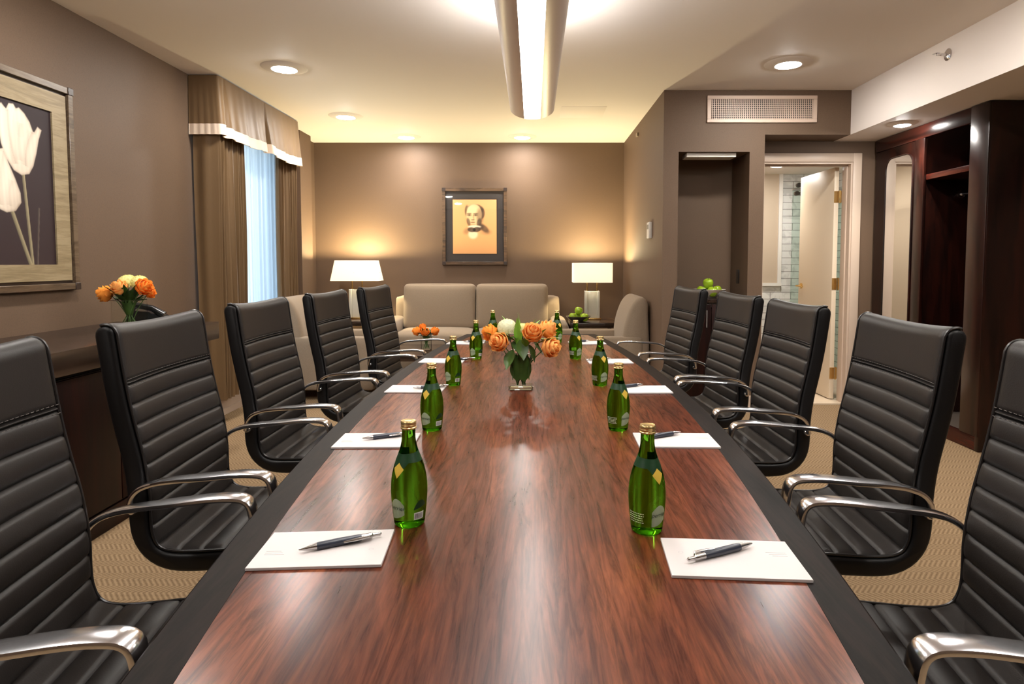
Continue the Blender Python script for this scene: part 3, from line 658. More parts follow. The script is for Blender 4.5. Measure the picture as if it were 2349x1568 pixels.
def make_chair():
    t = thing('conference_chair', '-', 'chair', (0, 0, 0), 0, 'ribbed leather chairs around the conference table')
    dx = -0.20     # chair origin: centre of its base; the back/seat corner is 0.20 behind it
    def mv(g): g.v = [(x + dx, y, z) for x, y, z in g.v]; return g
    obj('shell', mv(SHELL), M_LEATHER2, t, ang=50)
    n = 8; seams = [S_STITCH, S_STITCH + 0.008] + [S_STITCH + 0.008 + (S_CORNER - S_STITCH - 0.008) * k / n for k in range(1, n)]
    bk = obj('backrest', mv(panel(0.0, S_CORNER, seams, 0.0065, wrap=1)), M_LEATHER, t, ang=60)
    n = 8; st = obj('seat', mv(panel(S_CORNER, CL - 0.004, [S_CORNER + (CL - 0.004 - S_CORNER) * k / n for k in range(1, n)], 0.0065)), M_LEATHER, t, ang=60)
    for (par, a, b) in ((bk, 0.0, S_CORNER), (st, S_CORNER, CL - 0.006)):
        for sgn in (-1, 1):
            g = G(); path = []
            if par is bk:
                p, q = at_s(0.0); up = Vector((-q.y, q.x)); up = up if up.y > 0 else -up
                for k in range(8, 0, -1):
                    an = pi * 0.60 * k / 8; r = p - q * 0.0235 + (q * cos(an) + up * sin(an)) * 0.0252; x, y, z = dish(r.x, sgn * (CW - 0.006), r.y); path.append((x + dx, y, z))
            for k in range(41):
                p, q = at_s(a + (b - a) * k / 40); r = p + q * 0.003; x, y, z = dish(r.x, sgn * (CW - 0.006), r.y); path.append((x + dx, y, z))
            g.tube(path, 0.0034, 8); obj('piping', g, M_PIPING, par)
    g = G()
    for ds in (-0.0045, 0.0125):
        p, q = at_s(S_STITCH + ds)
        for k in range(34):
            y = -CW + 0.014 + k * (2 * CW - 0.028) / 33; r = p + q * 0.0072; x, yy, z = dish(r.x, y, r.y)
            g.tube([(x + dx, yy - 0.0042, z), (x + dx + 0.0006, yy, z), (x + dx, yy + 0.0042, z)], 0.0007, 5)
    obj('stitching', g, M_THREAD, bk)
    # arms: flat polished bars looping from the back rail forward and down to the seat rail
    A = [(-0.030, 0.655), (-0.022, 0.688), (0.0, 0.712), (0.035, 0.726), (0.08, 0.733), (0.14, 0.738), (0.215, 0.744), (0.257, 0.744), (0.283, 0.740), (0.296, 0.728), (0.301, 0.705), (0.304, 0.675), (0.314, 0.64), (0.318, 0.585), (0.310, 0.53)]
    pts, L = resample(A, 72); wk = []
    for sgn in (-1, 1):
        g = G(); vs = []; fs = []; ns = 12
        for i, p in enumerate(pts):
            tt = (pts[min(i + 1, 72)] - pts[max(i - 1, 0)]).normalized(); nn = Vector((-tt.y, tt.x)); s = i / 72
            wd = 0.011 + 0.009 * min(1, max(0, (s - 0.08) / 0.3)) * (1.15 if s < 0.70 else max(0.35, 1.15 - (s - 0.70) / 0.2)); th = 0.0065
            cy = sgn * (0.2310 + 0.012 * min(1, s / 0.15) * (1 if s < 0.7 else max(0, 1 - (s - 0.7) / 0.3 * 0.9)))
            for k in range(ns):
                a = 2 * pi * k / ns; ca, sa = cos(a), sin(a); e = 0.6
                yy = wd * math.copysign(abs(ca) ** e, ca); hh = th * math.copysign(abs(sa) ** e, sa)
                q = p + nn * hh; vs.append((q.x + dx, cy + yy, q.y))
        for i in range(72):
            for k in range(ns): k2 = (k + 1) % ns; fs.append((i * ns + k, i * ns + k2, (i + 1) * ns + k2, (i + 1) * ns + k))
        fs.append(list(range(ns))); fs.append([72 * ns + k for k in range(ns)])
        g.add(vs, fs)
        ar = obj('armrest', g, M_CHROME, t, ang=50); ar['label'] = 'polished metal loop armrest'
        for (px, pz) in ((-0.030, 0.655), (0.310, 0.53)):
            g = G().lathe([(0.011, 0.206), (0.011, 0.224), (0.008, 0.228)], 14, mx=Matrix.Translation((px + dx, 0, pz)) @ Matrix.Rotation(-sgn * pi / 2, 4, 'X')); obj('bolt', g, M_CHROME, ar)
    obj('mechanism', rbox((-0.10, -0.07, 0.455), (0.12, 0.07, 0.502), 0.006), M_PLASTIC, t)
    g = G().lathe([(0.026, 0.09), (0.026, 0.28), (0.016, 0.28), (0.016, 0.456)], 20); obj('gas_column', g, M_CHROME, t)
    for k in range(5):
        a = 2 * pi * k / 5 + 0.3; d = Vector((cos(a), sin(a), 0))
        lg = obj('base_leg', G().tube([d * 0.0 + Vector((0, 0, 0.105)), d * 0.1 + Vector((0, 0, 0.10)), d * 0.29 + Vector((0, 0, 0.070))], [0.026, 0.022, 0.013], 10), M_CHROME, t)
        c = d * 0.28; g = G()
        for o in (-0.012, 0.012): g.lathe([(0.02, -0.008), (0.025, -0.006), (0.025, 0.006), (0.02, 0.008)], 16, mx=Matrix.Translation((c.x + o * -d.y, c.y + o * d.x, 0.025)) @ Matrix.Rotation(a, 4, 'Z') @ Matrix.Rotation(pi / 2, 4, 'X'))
        g.tube([(c.x, c.y, 0.03), (c.x, c.y, 0.075)], 0.006, 8)
        obj('caster', g, M_RUBBER, lg)
    return t
proto = make_chair()
ORD = ['first', 'second', 'third', 'fourth', 'fifth']
#            y centre, x of arm tip mid, turn
LEFT = [(1.03, -0.572, 8), (1.655, -0.636, 3), (2.33, -0.672, -1), (2.99, -0.646, -4), (3.66, -0.590, -6)]
RIGHT = [(1.02, 0.546, 7), (1.635, 0.612, 3), (2.30, 0.619, -1), (2.90, 0.613, -4), (3.58, 0.558, -6)]
used = False
for side, rows in (('window', LEFT), ('closet', RIGHT)):
    for i, (y, tip, turn) in enumerate(rows):
        c = proto if not used else dup(proto); used = True
        sg = 1 if side == 'window' else -1
        a = radians(turn) * sg
        rz = (0 if sg > 0 else pi) + a
        reach = 0.083
        c.location = (tip - sg * reach * cos(a), y - reach * abs(sin(a)) * (1 if turn > 0 else -1), 0)
        c.rotation_euler = (0, 0, rz)
        if sg < 0: c.scale = (1, 1, 0.995)
        n = 4 - i
        c['label'] = 'black ribbed leather chair on the %s side of the table, %s from the sofa' % (side, ORD[n])

# ------------------------------------------------------------------ bottles, pads and pens on the table
BOT = [(0.0262, 0.0), (0.0287, 0.003), (0.0296, 0.010), (0.0312, 0.024), (0.0330, 0.042), (0.0343, 0.060), (0.0341, 0.076), (0.0326, 0.092), (0.0297, 0.107), (0.0255, 0.121), (0.0210, 0.133), (0.0172, 0.144), (0.0146, 0.154), (0.0130, 0.164), (0.0126, 0.178), (0.0126, 0.187)]
BP, _ = resample(BOT, 60)
def brad(z):
    for a, b in zip(BP[:-1], BP[1:]):
        if a.y <= z <= b.y: return a.x + (b.x - a.x) * (z - a.y) / max(1e-9, b.y - a.y)
    return BP[-1].x
def patch(zlo, zhi, a0, a1, n=18, m=8, lift=0.00045, g=None):
    g = g or G()
    def fn(u, v):
        a = a0 + (a1 - a0) * u; lo = zlo(u) if callable(zlo) else zlo; hi = zhi(u) if callable(zhi) else zhi; z = lo + (hi - lo) * v; r = brad(z) + lift
        return (r * cos(a), r * sin(a), z)
    return g.grid(fn, n, m)
def wrapped_text(body, size, a_mid, z_mid, lift):
    cu = bpy.data.curves.new('lettering', 'FONT'); cu.body = body; cu.size = size; cu.align_x = 'CENTER'; cu.align_y = 'CENTER'; cu.shear = 0.25
    o = bpy.data.objects.new('lettering', cu); COL.objects.link(o)
    dg = bpy.context.evaluated_depsgraph_get(); me = bpy.data.meshes.new_from_object(o.evaluated_get(dg))
    bm = bmesh.new(); bm.from_mesh(me); bmesh.ops.subdivide_edges(bm, edges=[e for e in bm.edges if e.calc_length() > size * 0.3], cuts=2); bm.to_mesh(me); bm.free()
    g = G(); vs = []
    for v in me.vertices:
        z = z_mid + v.co.y; r = brad(z) + lift; a = a_mid + v.co.x / r; vs.append((r * cos(a), r * sin(a), z))
    g.add(vs, [tuple(p.vertices) for p in me.polygons])
    bpy.data.objects.remove(o); bpy.data.curves.remove(cu); bpy.data.meshes.remove(me); return g
def make_bottle():
    t = thing('water_bottle', '-', 'bottle', (0, 0, TZ), 0, 'green glass water bottles on the conference table')
    g = G(); prof = [(0.004, 0.004), (0.018, 0.002)] + [(p.x, p.y + 0.0006) for p in BP]
    g.lathe([(0.0001, 0.0045)] + prof + [(0.0001, 0.1847)], 48, cap0=False, cap1=False); obj('glass_body', g, M_BOTTLE, t, ang=60)
    g = G(); g.lathe([(0.0130, 0.1838), (0.0150, 0.1842), (0.0152, 0.1866), (0.0141, 0.1880), (0.0141, 0.1900), (0.0148, 0.1912), (0.0141, 0.1930), (0.0148, 0.1945), (0.0147, 0.1975), (0.0134, 0.1992), (0.0112, 0.1985), (0.0005, 0.1988)], 36)
    obj('cap', g, M_CAP, t)
    hi = lambda u: 0.146 - 0.004 * abs(2 * u - 1)
    nl = obj('neck_label', patch(lambda u: 0.124 - 0.022 * max(0, 1 - abs(2 * u - 1) * 3.4), lambda u: 0.139 + 0.004 * abs(2 * u - 1), -2.4, 2.4, 40, 6), M_LABDARK, t)
    obj('emblem', patch(lambda u: 0.113 - 0.017 * (1 - abs(2 * u - 1)), lambda u: 0.113 + 0.011 * (1 - abs(2 * u - 1)), -0.42, 0.42, 12, 5, 0.0010), M_LABGOLD, nl)
    fl = obj('front_label', patch(lambda u: 0.018 + 0.010 * u * u, lambda u: 0.036 + 0.022 * sin(pi * (0.15 + u * 0.7)), -0.46, 0.46, 24, 8), M_LABPALE, t)
    obj('lettering', wrapped_text('perrier', 0.0115, 0.0, 0.040, 0.0010), M_LABDARK, fl)
    bl = obj('barcode_label', patch(0.017, 0.031, 1.02, 1.67, 12, 4, 0.0006), M_LABWHITE, t)
    g = G()
    for k in range(16):
        w = (0.010, 0.018, 0.013)[k % 3]; a = 1.07 + k * 0.035; patch(0.0190, 0.0290, a, a + w, 1, 2, 0.0011, g)
    obj('barcode', g, M_LABBLACK, bl)
    obj('leaf_band', patch(lambda u: 0.036 + 0.006 * u, lambda u: 0.036 + 0.006 * u + 0.015 * sin(pi * u) ** 0.7, 0.98, 1.8, 18, 6), M_LABDARK, t)
    g = G()
    for r_ in range(5):
        z = 0.0245 + r_ * 0.0042
        a = -1.85
        while a < -0.95:
            w = random.uniform(0.05, 0.16); patch(z, z + 0.0014, a, min(a + w, -0.9), 2, 1, 0.0009, g); a += w + 0.035
    obj('small_print', g, M_LABWHITE, t)
    return t
bp_ = make_bottle(); first = True; left_bottles = []
BL = [(-0.237, 1.162), (-0.302, 1.826), (-0.325, 2.498), (-0.295, 3.180), (-0.250, 3.829)]
BR = [(0.212, 1.131), (0.254, 1.826), (0.271, 2.490), (0.219, 3.180), (0.148, 3.829)]
for side, rows, ang in (('window', BL, 238), ('closet', BR, -58)):
    for i, (x, y) in enumerate(rows):
        b = bp_ if first else dup(bp_); first = False
        if side == 'window': left_bottles.append(b)
        b.location = (x, y, TZ); b.rotation_euler = (0, 0, radians(ang + (0, 4, -6, 3, 5)[i]))
        n = 4 - i
        b['label'] = 'green glass water bottle in the row on the %s side, %s from the sofa' % (side, ORD[n])

for b in [o for o in bpy.data.objects if o.name.startswith('water_bottle')]:      # the print that is turned away
    gone = ('small_print',) if b in left_bottles else ('leaf_band', 'barcode')
    for c in [k for k in b.children_recursive if k.name.startswith(gone)]: bpy.data.objects.remove(c)

def make_pad():
    t = thing('notepad', '-', 'notepad', (0, 0, TZ), 0, 'white notepads at the table seats')
    obj('paper_block', rbox((-0.109, -0.067, 0.0), (0.109, 0.067, 0.005), 0.0006, 1), M_PAPER, t)
    g = G()
    n = 20
    def ringpts(r): return [(0.082 + r * cos(2 * pi * k / n), -0.012 + r * 0.9 * sin(2 * pi * k / n), 0.0053) for k in range(n)]
    vs = ringpts(0.0042) + ringpts(0.0034); g.add(vs, [(k, (k + 1) % n, n + (k + 1) % n, n + k) for k in range(n)])
    obj('emblem', g, M_INKGREY, t)
    g = G()
    for k in range(3): g.box((-0.095, -0.022 + k * 0.006, 0.0051), (-0.062 - k * 0.004, -0.0212 + k * 0.006, 0.0053))
    obj('printed_lines', g, mat('faint_print', lin(190, 183, 182), 0.6), t); return t
def make_pen():
    t = thing('ballpoint_pen', '-', 'pen', (0, 0, 0), 0, 'navy and silver ballpoint pens on the notepads')
    R = Matrix.Rotation(pi / 2, 4, 'Y')
    Z = 0.0068
    def la(p): return G().lathe(p, 18, mx=Matrix.Translation((0, 0, Z)) @ R)
    obj('barrel', la([(0.0058, -0.042), (0.0066, -0.038), (0.0068, 0.0), (0.0060, 0.030), (0.0054, 0.034)]), M_NAVY, t)
    obj('tip', la([(0.0012, -0.071), (0.0020, -0.068), (0.0042, -0.056), (0.0060, -0.042)]), M_SILVER, t)
    obj('cap_end', la([(0.0056, 0.034), (0.0054, 0.052), (0.0034, 0.054), (0.0030, 0.062), (0.0034, 0.067), (0.0020, 0.069)]), M_SILVER, t)
    g = G(); g.tube([(0.050, -0.004, Z + 0.002), (0.046, -0.0090, Z + 0.003), (0.02, -0.0100, Z + 0.002), (0.002, -0.0080, Z + 0.001)], [0.0028, 0.0032, 0.0026, 0.0016], 8); obj('clip', g, M_SILVER, t)
    obj('badge', G().lathe([(0.0022, 0), (0.0022, 0.0006)], 12, c=(0.022, 0.0, Z + 0.0048)), M_SILVER, t); return t
PADL = [(-0.362, 1.049, 3.5), (-0.434, 1.701, 1.0), (-0.458, 2.40, -1.5), (-0.455, 3.09, -4), (-0.412, 3.78, -6)]
PADR = [(0.333, 1.013, -4), (0.396, 1.702, -1.5), (0.422, 2.39, 1), (0.381, 3.075, 3), (0.330, 3.78, 5)]
PENL = [(-0.335, 1.058, 27), (-0.409, 1.72, 25), (-0.40, 2.405, 22), (-0.36, 3.10, 20), (-0.36, 3.80, 15)]
PENR = [(0.316, 1.020, 205), (0.36, 1.722, 207), (0.375, 2.42, 207), (0.33, 3.09, 203), (0.285, 3.80, 200)]
pad0, pen0 = make_pad(), make_pen(); first = True
for side, pads, pens in (('window', PADL, PENL), ('closet', PADR, PENR)):
    for i in range(5):
        p, q = (pad0, pen0) if first else (dup(pad0), dup(pen0)); first = False
        x, y, a = pads[i]; p.location = (x, y, TZ); p.rotation_euler = (0, 0, radians(a) + (0 if side == 'window' else pi))
        x, y, a = pens[i]; q.location = (x, y, TZ + 0.005); q.rotation_euler = (0, 0, radians(a))
        end = ORD[4 - i] + ' from the sofa'
        p['label'] = 'white notepad in the %s side row on the table, %s' % (side, end)
        q['label'] = 'navy and silver pen on the %s side notepad, %s' % (side, end)

# ------------------------------------------------------------------ flowers
def petal(g, R, up, w, h, curl, cup, mx):
    def fn(u, v):
        a = (u - 0.5) * 2; ww = w * (sin(pi * (0.12 + 0.80 * v)) ** 0.7); x = a * ww / 2
        z = h * v * (1 - 0.12 * a * a); y = R + cup * sin(pi * v * 0.8) + curl * max(0, v - 0.6) ** 1.5 * 3 - (a * a) * ww * 0.28
        return (x, y, z)
    g.grid(fn, 4, 5, mx)
def rose_mesh(r, seed):
    rnd = random.Random(seed); g = G()
    for (k, n, R, h, cup, curl) in ((0, 3, 0.06, 0.85, 0.10, -0.10), (1, 4, 0.16, 0.92, 0.18, 0.02), (2, 5, 0.30, 0.90, 0.28, 0.16), (3, 6, 0.44, 0.78, 0.36, 0.30), (4, 6, 0.52, 0.60, 0.42, 0.42)):
        for i in range(n):
            a = 2 * pi * (i + 0.37 * k + rnd.uniform(-0.1, 0.1)) / n
            m = Matrix.Rotation(a, 4, 'Z'); petal(g, R * r * 0.8, 0, r * (0.75 + 0.22 * k), r * 1.35 * h * rnd.uniform(0.92, 1.06), curl * r, cup * r, Matrix.Translation((0, 0, -0.1 * r * k)) @ m)
    g.lathe([(0.05 * r, -0.55 * r), (0.3 * r, -0.4 * r), (0.42 * r, -0.15 * r), (0.4 * r, 0.1 * r)], 10); return g
def hyd_mesh(r, seed, n=70):
    rnd = random.Random(seed); g = G()
    for i in range(n):
        z = 1 - (i + 0.5) / n * 1.25; a = i * 2.39996; s = sqrt(max(0, 1 - z * z)); d = Vector((s * cos(a), s * sin(a), z * 0.8))
        q = d.to_track_quat('Z', 'Y').to_matrix().to_4x4(); m = Matrix.Translation(d * r) @ q @ Matrix.Rotation(rnd.uniform(0, pi), 4, 'Z')
        for k in range(4):
            mm = m @ Matrix.Rotation(k * pi / 2, 4, 'Z'); w = r * 0.30
            g.add([(0, 0, 0), (w * 0.6, -w * 0.42, w * 0.12), (w * 1.05, 0, w * 0.1), (w * 0.6, w * 0.42, w * 0.12)], [(0, 1, 2, 3)], mm)
    g.lathe([(0.05 * r, -0.6 * r), (0.55 * r, -0.35 * r), (0.8 * r, 0.1 * r), (0.65 * r, 0.5 * r), (0.1 * r, 0.75 * r)], 14); return g
def leaf(g, base, tip, w, bend=0.2, up=Vector((0, 0, 1))):
    base, tip = Vector(base), Vector(tip); d = tip - base; L = d.length; t = d.normalized(); s = t.cross(up)
    s = s.normalized() if s.length > 1e-4 else Vector((1, 0, 0)); n = s.cross(t)
    def fn(u, v):
        a = (u - 0.5) * 2; ww = w * sin(pi * min(0.98, 0.04 + 0.96 * v ** 0.85)) * 0.5
        return base + t * (L * v) + s * (a * ww) + n * (abs(a) * ww * 0.35 - bend * L * v * v)
    g.grid(lambda u, v: tuple(fn(u, v)), 4, 8)
VASE_LABEL = {}
def vase(name, where, x, y, z, w, h, square=True, lining=True):
    t = thing('glass_vase', 'clear square glass vase %s' % where, 'vase', (x, y, z), 0)
    g = G(); k = w / 2
    if square:
        o = G().box((-k, -k, 0), (k, k, h), 0.003, 2); o2 = None
        pr = [(k, 0.0), (k, h), (k - 0.004, h), (k - 0.004, 0.012)]
        def ringq(r, zz, c=0.006):
            return [(r, -r + c, zz), (r, r - c, zz), (r - c, r, zz), (-r + c, r, zz), (-r, r - c, zz), (-r, -r + c, zz), (-r + c, -r, zz), (r - c, -r, zz)]
        rings = [ringq(k - 0.002, 0.0), ringq(k, 0.002), ringq(k, h - 0.001), ringq(k - 0.002, h), ringq(k - 0.0045, h - 0.001), ringq(k - 0.0045, 0.014)]
        vs = [p for r in rings for p in r]; fs = []
        for a in range(len(rings) - 1):
            for i in range(8): j = (i + 1) % 8; fs.append((a * 8 + i, a * 8 + j, a * 8 + 8 + j, a * 8 + 8 + i))
        fs.append(list(range(8))[::-1]); fs.append([(len(rings) - 1) * 8 + i for i in range(8)]); g.add(vs, fs)
    else:
        g.lathe([(k - 0.003, 0), (k, 0.003), (k, h - 0.001), (k - 0.002, h), (k - 0.0045, h - 0.001), (k - 0.0045, 0.014)], 40)
    obj('glass_wall', g, M_CLEAR, t)
    b = G().box((-k + 0.006, -k + 0.006, 0.0015), (k - 0.006, k - 0.006, 0.0125), 0.003, 2) if square else G().lathe([(k - 0.009, 0.0015), (k - 0.006, 0.004), (k - 0.006, 0.0115), (k - 0.009, 0.0125)], 36)
    obj('thick_base', b, M_CLEAR, t)
    ri = [p for p in ringq(k - 0.0022, h)] if square else [((k - 0.0022) * cos(a * pi / 18), (k - 0.0022) * sin(a * pi / 18), h) for a in range(36)]
    obj('rim', G().tube(ri + [ri[0]], 0.0024, 8), M_RIM, t)
    return t
def rnd_name(o, n): o.name = n
def flower(kind, label, base, head, r, seed, m, tilt=None, group=None):
    """one cut flower: bloom at HEAD, stem down to BASE inside the vase"""
    base, head = Vector(base), Vector(head)
    t = thing(kind, label, 'flower', head, 0, group)
    d = (head - base); d.z *= 0.55; d = d.normalized() if tilt is None else Vector(tilt).normalized()
    q = d.to_track_quat('Z', 'Y')
    bm_ = rose_mesh(r, seed) if kind == 'rose' else hyd_mesh(r, seed)
    bm_.v = [tuple(c * (1.25 if kind == 'rose' else 1.0) for c in p) for p in bm_.v]
    b = obj('bloom', bm_, m, t, ang=80); b.rotation_mode = 'QUATERNION'; b.rotation_quaternion = q
    mid = (base * 0.45 + head * 0.55); mid.x = base.x * 0.7 + head.x * 0.3; mid.y = base.y * 0.7 + head.y * 0.3
    e = head - d * r * 0.45
    pts = [(base * (1 - s) ** 2 + mid * 2 * s * (1 - s) + e * s * s) - head for s in [i / 10 for i in range(11)]]
    obj('stem', G().tube(pts, 0.0022, 6), M_STEM, t); return t

# centrepiece on the conference table
VX, VY, VZ = -0.048, 2.425, TZ
vase('centre', 'holding the large centre bouquet on the conference table', VX, VY, VZ, 0.097, 0.145)
C = lambda dx, dy, dz: (VX + dx, VY + dy, VZ + dz)
RS = [(( -0.114, -0.010, 0.218), 0.030, (-0.9, -0.35, 0.45), M_ROSED, 'orange rose reaching furthest toward the window from the centre bouquet'),
      ((-0.078, -0.060, 0.190), 0.034, (-0.45, -0.8, 0.35), M_ROSE, 'orange rose low at the front of the centre bouquet, window side'),
      ((0.045, -0.045, 0.222), 0.036, (0.15, -0.75, 0.6), M_ROSE, 'pale orange rose in the middle of the centre bouquet above the vase rim'),
      ((0.098, 0.010, 0.228), 0.034, (0.7, -0.3, 0.6), M_ROSE, 'pale orange rose high on the closet side of the centre bouquet'),
      ((0.108, -0.040, 0.168), 0.036, (0.75, -0.65, 0.15), M_ROSE, 'orange rose drooping lowest over the vase on the centre bouquet')]
for i, (p, r, tl, m, lb) in enumerate(RS):
    flower('rose', lb, C(0.014 * (1 if i % 2 else -1), 0.006 * (i - 2), 0.016), C(*p), r, 10 + i, m, tl)
flower('hydrangea', 'white and cream hydrangea head at the top of the centre bouquet', C(-0.012, 0.01, 0.016), C(-0.055, -0.010, 0.243), 0.036, 31, M_WHITEFL, (-0.2, -0.4, 0.9))
flower('hydrangea', 'small cream blossom between the upright leaves of the centre bouquet', C(0.006, 0.012, 0.016), C(0.008, -0.020, 0.240), 0.022, 32, M_HYD, (0.1, -0.4, 0.9))
gt = thing('leafy_greenery', 'green leaves around the blooms and rim of the centre bouquet', 'foliage', C(0, 0, 0.014))
g = G()
Z0 = 0.09
for (b, tp, w) in (((-0.01, -0.03, 0.17), (-0.012, -0.045, 0.285), 0.034), ((0.03, -0.01, 0.18), (0.05, -0.02, 0.280), 0.026), ((0.0, 0.0, 0.2), (-0.005, 0.0, 0.300), 0.024), ((-0.06, -0.01, 0.19), (-0.13, -0.02, 0.262), 0.030), ((-0.05, 0.02, 0.2), (-0.105, 0.0, 0.275), 0.026),
                   ((0.1, 0.02, 0.19), (0.155, 0.0, 0.205), 0.024), ((0.08, -0.04, 0.22), (0.098, -0.055, 0.245), 0.02), ((0.06, 0.03, 0.19), (0.14, 0.05, 0.19), 0.024), ((0.02, 0.03, 0.2), (0.07, 0.05, 0.27), 0.03), ((-0.02, -0.03, 0.19), (-0.09, -0.06, 0.235), 0.034), ((0.02, -0.04, 0.17), (0.012, -0.095, 0.215), 0.03), ((0.06, -0.03, 0.18), (0.135, -0.06, 0.215), 0.03), ((0.04, -0.02, 0.19), (0.075, -0.05, 0.25), 0.024), ((-0.09, -0.02, 0.2), (-0.14, -0.05, 0.235), 0.024), ((-0.02, 0.02, 0.2), (-0.07, 0.03, 0.29), 0.028)):
    leaf(g, [a - (0, 0, 0.014)[i] for i, a in enumerate(b)], [a - (0, 0, 0.014)[i] for i, a in enumerate(tp)], w, 0.08)
obj('fresh_leaves', g, M_LEAF, gt, ang=80)
g = G()
for (b, tp, w) in (((-0.03, -0.045, 0.16), (-0.052, -0.075, 0.085), 0.05), ((0.0, -0.03, 0.2), (0.01, -0.06, 0.12), 0.05), ((0.03, -0.04, 0.18), (0.05, -0.05, 0.11), 0.045), ((-0.03, -0.02, 0.19), (-0.005, -0.058, 0.14), 0.04), ((-0.02, -0.02, 0.21), (-0.075, -0.05, 0.17), 0.04), ((0.02, -0.02, 0.21), (0.07, -0.045, 0.17), 0.04), ((0.0, 0.0, 0.21), (0.03, -0.03, 0.235), 0.036), ((0.0, 0.0, 0.2), (-0.02, -0.04, 0.20), 0.036), ((0.05, 0.0, 0.18), (0.085, -0.01, 0.13), 0.035), ((-0.04, 0.0, 0.2), (-0.09, 0.0, 0.15), 0.04), ((0, 0.03, 0.18), (0.03, 0.09, 0.16), 0.05)):
    leaf(g, [a - (0, 0, 0.014)[i] for i, a in enumerate(b)], [a - (0, 0, 0.014)[i] for i, a in enumerate(tp)], w, -0.06)
for k in range(5):   # short stems that carry the leaves
    a = k * 1.3; g.tube([(0.018 * cos(a), 0.018 * sin(a), 0.001), (0.01 * cos(a + 2), 0.01 * sin(a + 2), 0.07), (0.03 * cos(a), 0.03 * sin(a), 0.19)], 0.002, 6)
obj('dark_leaves', g, M_LEAFD, gt, ang=80)
lt = G()
kk = 0.0415
for (sx_, sy_) in ((0, -1), (1, 0), (0, 1), (-1, 0)):
    for (o_, h0, h1) in ((-0.022, 0.042, 0.135), (0.02, 0.040, 0.140), (0.0, 0.046, 0.145)):
        if sx_ == 0: leaf(lt, (o_ * 0.6, sy_ * kk * 0.8, h0 - 0.006), (o_, sy_ * kk, h1), 0.052, 0.0, Vector((0, -sy_, 0)))
        else: leaf(lt, (sx_ * kk * 0.8, o_ * 0.6, h0 - 0.006), (sx_ * kk, o_, h1), 0.052, 0.0, Vector((-sx_, 0, 0)))
lt.v = [(x, y, z - 0.014) for x, y, z in lt.v]
obj('leaf_lining', lt, M_LEAFD, gt, ang=80)

def small_bouquet(x, y, z, w, h, sc, tagname, square, specs, hyd, leaves):
    vase('v', 'holding %s' % tagname, x, y, z, w, h, square)
    for i, (p, r, lb, m) in enumerate(specs):
        flower('rose', lb, (x + 0.012 * cos(i * 2.2), y + 0.012 * sin(i * 2.2), z + 0.016), (x + p[0], y + p[1], z + p[2]), r, 50 + i + int(100 * w), m, (p[0] * 4 / sc, -0.5 + p[1], 0.55))
    for i, (p, r, lb) in enumerate(hyd):
        flower('hydrangea', lb, (x - 0.004 + 0.01 * i, y + 0.008, z + 0.016), (x + p[0], y + p[1], z + p[2]), r, 80 + i, M_HYD, (p[0], -0.35, 0.9))
    gt = thing('leafy_greenery', 'dark green leaves and sprigs in %s' % tagname, 'foliage', (x, y, z + 0.014)); g = G(); rnd = random.Random(int(w * 1000))
    for k in range(leaves):
        a = 2 * pi * k / leaves + rnd.uniform(-0.2, 0.2); R0, R1 = w * 0.2, sc * rnd.uniform(0.34, 0.5); z0 = h * rnd.uniform(0.8, 1.05); z1 = h + sc * rnd.uniform(-0.02, 0.42)
        leaf(g, (R0 * cos(a), R0 * sin(a), z0 - 0.014), (R1 * cos(a), R1 * sin(a), z1 - 0.014), 0.034, 0.1)
        b_ = a + 0.3; leaf(g, (R0 * cos(b_), R0 * sin(b_), h * 0.95 - 0.014), (sc * 0.28 * cos(b_), sc * 0.28 * sin(b_), h + sc * rnd.uniform(0.05, 0.30)), 0.036, 0.1)
    for k in range(7):
        a = k * 0.9; g.tube([(w * 0.3 * cos(a), w * 0.3 * sin(a), 0.001), (w * 0.08 * cos(a + 3), w * 0.08 * sin(a + 3), h * 0.6), (w * 0.25 * cos(a + 3), w * 0.25 * sin(a + 3), h + 0.03)], 0.0022, 6)
        leaf(g, (w * 0.1 * cos(a), w * 0.1 * sin(a), h * 0.35), (w * 0.34 * cos(a), w * 0.34 * sin(a), h * 0.95), 0.03, 0.05)
    obj('leaves', g, M_LEAFD, gt, ang=80)

# ------------------------------------------------------------------ credenza along the left wall
cz = 0.877
cr = thing('credenza', 'long dark wood credenza along the wall under the tulip picture', 'credenza', (-2.2, 1.7, 0))
def CB(name, lo, hi, m, bev=0.003, p=None): return obj(name, rbox((lo[0] + 2.2, lo[1] - 1.7, lo[2]), (hi[0] + 2.2, hi[1] - 1.7, hi[2]), bev), m, p or cr)
CB('top', (-2.50, -0.6, 0.775), (-1.885, 3.70, cz), M_CREDTOP, 0.004)
CB('body', (-2.49, -0.55, 0.10), (-1.962, 3.36, 0.745), M_CRED); CB('recess', (-2.48, -0.5, 0.745), (-1.975, 3.34, 0.775), M_BLACK, 0.0); CB('toe_kick', (-2.48, -0.5, 0.0), (-1.955, 3.34, 0.10), M_CRED, 0.002)  # recess: black strip painting the shade in the gap below the top
for k in range(8):
    y = -0.54 + k * 0.488; CB('door', (-1.962, y + 0.002, 0.115), (-1.944, y + 0.484, 0.742), M_CRED, 0.002)
